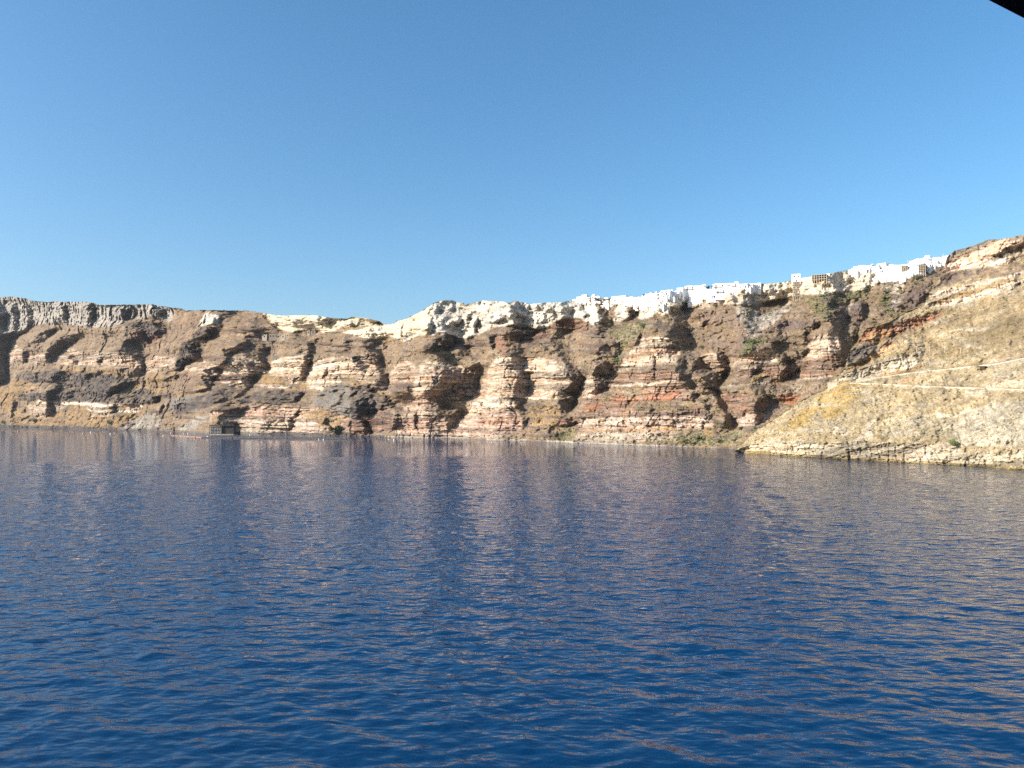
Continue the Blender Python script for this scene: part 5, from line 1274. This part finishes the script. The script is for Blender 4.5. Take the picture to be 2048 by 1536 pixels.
for i, (x, y, w_, h_, mt, lab) in enumerate(((1379, 609, 12, 9, M_LEAF, 'olive bush under the white wall left of the rock block'), (1365, 613, 12, 8, M_LEAF, 'grey green bush below the pale bluff in the village'),
        (1431, 616, 11, 10, M_LEAF, 'dark bush in the cleft left of the twin rock towers'), (1286, 659, 14, 14, M_LEAF, 'tall dark bush in the gully below the second rock tower'), (1257, 693, 10, 10, M_LEAFG, 'green bush in the dark gully right of the brown cone'),
        (1232, 727, 14, 12, M_LEAFG, 'green bush at the head of the shadowed gully'), (1218, 655, 10, 8, M_LEAF, 'dark bush in shadow between the rock towers'), (1832, 560, 16, 8, M_LEAF, 'dark bush under the right end of the village'),
        (1800, 580, 12, 7, M_LEAF, 'round dark bush on the pale slope below the village'), (1811, 569, 10, 6, M_LEAF, 'dark bush below the white wall near the headland'), (1770, 612, 9, 9, M_LEAFG, 'green bush in the upper gully beside the lava knob'),
        (1776, 622, 9, 9, M_LEAFG, 'green bush in the middle of the steep gully'), (1781, 634, 8, 7, M_LEAFG, 'green bush at the bottom of the steep gully'), (1706, 600, 10, 7, M_LEAF, 'dark bush on the scree left of the lava knob'),
        (1500, 686, 16, 6, M_LEAFG, 'low green bush at the foot of the pale scree run'), (1404, 700, 10, 10, M_LEAFG, 'green bush beside the black cleft of the central buttress'), (1125, 872, 16, 9, M_LEAF, 'grey green bush at the mouth of the central gully'),
        (1140, 866, 13, 8, M_LEAF, 'upper bush at the mouth of the central gully'), (1448, 852, 14, 7, M_LEAFG, 'green bush below the black right hand gully'), (1482, 861, 14, 7, M_LEAF, 'grey green bush right of the black gully mouth'),
        (1511, 868, 8, 11, M_LEAFG, 'upright green bush against the headland edge'), (1396, 880, 18, 8, M_LEAF, 'wide grey green bush above the narrow beach'), (1370, 884, 14, 6, M_LEAF, 'low grey green bush near the left end of the narrow beach'),
        (1440, 886, 16, 7, M_LEAF, 'grey green bush above the beach near the headland'), (1290, 578, 10, 3, M_LEAF, 'flat dark hedge on the ridge above the village dip'), (1208, 602, 8, 4, M_LEAF, 'small dark bush among the left houses'),
        (1215, 614, 8, 4, M_LEAFG, 'small green bush on a terrace of the left houses'), (70, 847, 12, 8, M_LEAF, 'dark bush on the orange slope at the far left'), (10, 849, 10, 7, M_LEAF, 'dark bush at the far left edge of the shore'))):
    bush('green_bush', CI, x, y, w_, h_, mt, lab, n=260)

def scatter(name, info, n, zone, size, mat, seed, keep):
    r_ = np.random.default_rng(seed)
    base = lump(50 + seed, sub=1); bv = np.array([v.co[:] for v in base.vertices], np.float32); bf = np.array([p_.vertices[:] for p_ in base.polygons], np.int32)
    bpy.data.meshes.remove(base)
    V_, F_ = [], []
    P_, kd = info['P'], info['kinds']; nv_, nc_ = P_.shape[:2]
    k = 0
    while k < n:
        j = r_.integers(4, nv_ - 6, 4000); i = r_.integers(2, nc_ - 2, 4000)
        for jj, ii in zip(j, i):
            if k >= n: break
            x = info['xs'][ii]; p_ = P_[jj, ii]
            if abs(P_[jj + 1, ii, 2] - p_[2]) < 1e-6: continue
            if r_.random() > keep(x, jj / nv_, kd, jj, ii, p_): continue
            s_ = r_.uniform(*size) * (r_.random() ** 1.5 * .8 + .5); a = r_.uniform(0, 6.28)
            q = bv * np.array([s_ * r_.uniform(.8, 1.5), s_, s_ * r_.uniform(.6, 1.0)], np.float32)
            c_, d_ = math.cos(a), math.sin(a)
            q = np.stack([q[:, 0] * c_ - q[:, 1] * d_, q[:, 0] * d_ + q[:, 1] * c_, q[:, 2]], -1) * (1 + .22 * r_.normal(size=(len(bv), 1)).astype(np.float32))
            V_.append(q + p_.astype(np.float32)); F_.append(bf + k * len(bv)); k += 1
    V_ = np.concatenate(V_); F_ = np.concatenate(F_)
    me = bpy.data.meshes.new(name); me.vertices.add(len(V_)); me.vertices.foreach_set('co', V_.ravel())
    me.loops.add(F_.size); me.loops.foreach_set('vertex_index', F_.ravel().astype(np.int32)); me.polygons.add(len(F_))
    me.polygons.foreach_set('loop_start', np.arange(0, F_.size, 3, dtype=np.int32)); me.update(calc_edges=True); me.materials.append(mat)
    o = bpy.data.objects.new(name, me); COL.objects.link(o); return o
pn = lambda p_, sc_, sd_: float(perlin(np.array([p_[0] / sc_]), np.array([p_[1] / sc_]), np.array([p_[2] / sc_]), sd_)[0])
o = scatter('dry_shrubs', HI, 5200, 's', (.28, .58), M_DRY, 1, lambda x, v, kd, j, i, p_: (.9 * kd['s'][j, i] + .03) * (1.0 if pn(p_, 30, 70) > -.1 else .3))
tag(o, 'low dry shrubs dotted over the headland slope', 'shrubs', kind='stuff')
o = scatter('cliff_scrub', CI, 6500, 's', (.7, 1.5), M_SCRUB, 2, lambda x, v, kd, j, i, p_: (.8 * kd['s'][j, i] + .02) * (.15 if x < 150 else 1))
tag(o, 'low dry scrub on the ledges and scree of the cliff', 'shrubs', kind='stuff')
GREENS = [px('D', [(850,440),(900,370),(1060,335),(1250,300),(1280,340),(1130,490),(1030,560),(990,700),(930,760),(900,720),(990,620),(960,520)]), px('E', [(1680,640),(1900,590),(2000,550),(1960,640),(1780,700),(1700,700)]),
          px('E', [(420,1430),(540,1210),(660,1140),(800,1180),(640,1260),(480,1420)]), px('G', [(20,1120),(280,1100),(500,1140),(700,1060),(850,1120),(560,1230),(20,1220)]), px('D', [(280,1530),(340,1440),(490,1400),(520,1440),(480,1530)]),
          px('F', [(350,850),(480,780),(520,1050),(460,1100),(400,950)]), px('E', [(1180,680),(1500,640),(1690,640),(1600,800),(1480,960),(1300,800)])]
def greenkeep(x, v, kd, j, i, p_):
    yv = float(CI['yshore'](x)) + (float(CI['ytop'](x)) - float(CI['yshore'](x))) * v
    for g_ in GREENS:
        if g_[:, 0].min() < x < g_[:, 0].max() and g_[:, 1].min() < yv < g_[:, 1].max() and inpoly(np.array([x]), np.array([yv]), g_)[0]: return .9
    return 0
o = scatter('green_scrub', CI, 800, 's', (.6, 1.4), M_LEAF, 3, greenkeep)
tag(o, 'green scrub growing in the gullies and along the beach', 'shrubs', kind='stuff')

# ------------------------------------------------------------------ corner of the ferry's deck roof overhead
zr = 1.25
def over(x, y):
    ux, uy, T = ray(x, y); R_ = zr / float(T); return Vector((float(ux) * R_, float(uy) * R_, CAM_H + zr))
A_, B_ = over(1977, 0), over(2048, 36.5)
dv = (B_ - A_).normalized(); A2, B2 = A_ - dv * 1.6, B_ + dv * 1.5
nrm = Vector((-dv.y, dv.x, 0)); nrm = nrm if nrm.x > 0 or nrm.y < 0 else -nrm
if (nrm.x * 1.0 + nrm.y * -.6) < 0: nrm = -nrm
root = empty('deck_roof', A2); tag(root, 'black shaded corner of the ferry deck roof overhead at the upper right', 'roof')
lc = lambda q: q - A2
MB().prism([tuple(lc(q))[:2] for q in (A2 + nrm * .06, B2 + nrm * .06, B2 + nrm * 3, A2 + nrm * 3)], .02, .1).build('roof_panel', M_CANOPY, root)
MB().prism([tuple(lc(q))[:2] for q in (A2, B2, B2 + nrm * .08, A2 + nrm * .08)], 0, .16).build('edge_beam', M_CANOPY, root)
for t in (.3, 1.2, 2.1, 2.9):
    q0, q1 = A2 + dv * t + nrm * .1, A2 + dv * t + nrm * 2.9
    MB().tube([lc(q0) + Vector((0, 0, .0)), lc(q1)], .03, 6).build('rib', M_CANOPY, root)

# ------------------------------------------------------------------ thin sea haze
mh = bpy.data.materials.new('sea_haze'); mh.use_nodes = True
for n_ in list(mh.node_tree.nodes):
    if n_.type != 'OUTPUT_MATERIAL': mh.node_tree.nodes.remove(n_)
pv = mh.node_tree.nodes.new('ShaderNodeVolumePrincipled')
pv.inputs['Color'].default_value = (.82, .90, 1.0, 1)
pv.inputs['Density'].default_value = 0.00002
pv.inputs['Anisotropy'].default_value = 0.0
mh.node_tree.links.new(pv.outputs[0], [n_ for n_ in mh.node_tree.nodes if n_.type == 'OUTPUT_MATERIAL'][0].inputs['Volume'])
zt = max(float(CI['P'][..., 2].max()), float(HI['P'][..., 2].max())) + 25
o = MB().box((0, 4200, (zt - 16) / 2), (24000, 11000, zt + 16)).build('haze', mh)
tag(o, 'thin pale sea haze over the water', 'haze', kind='stuff')
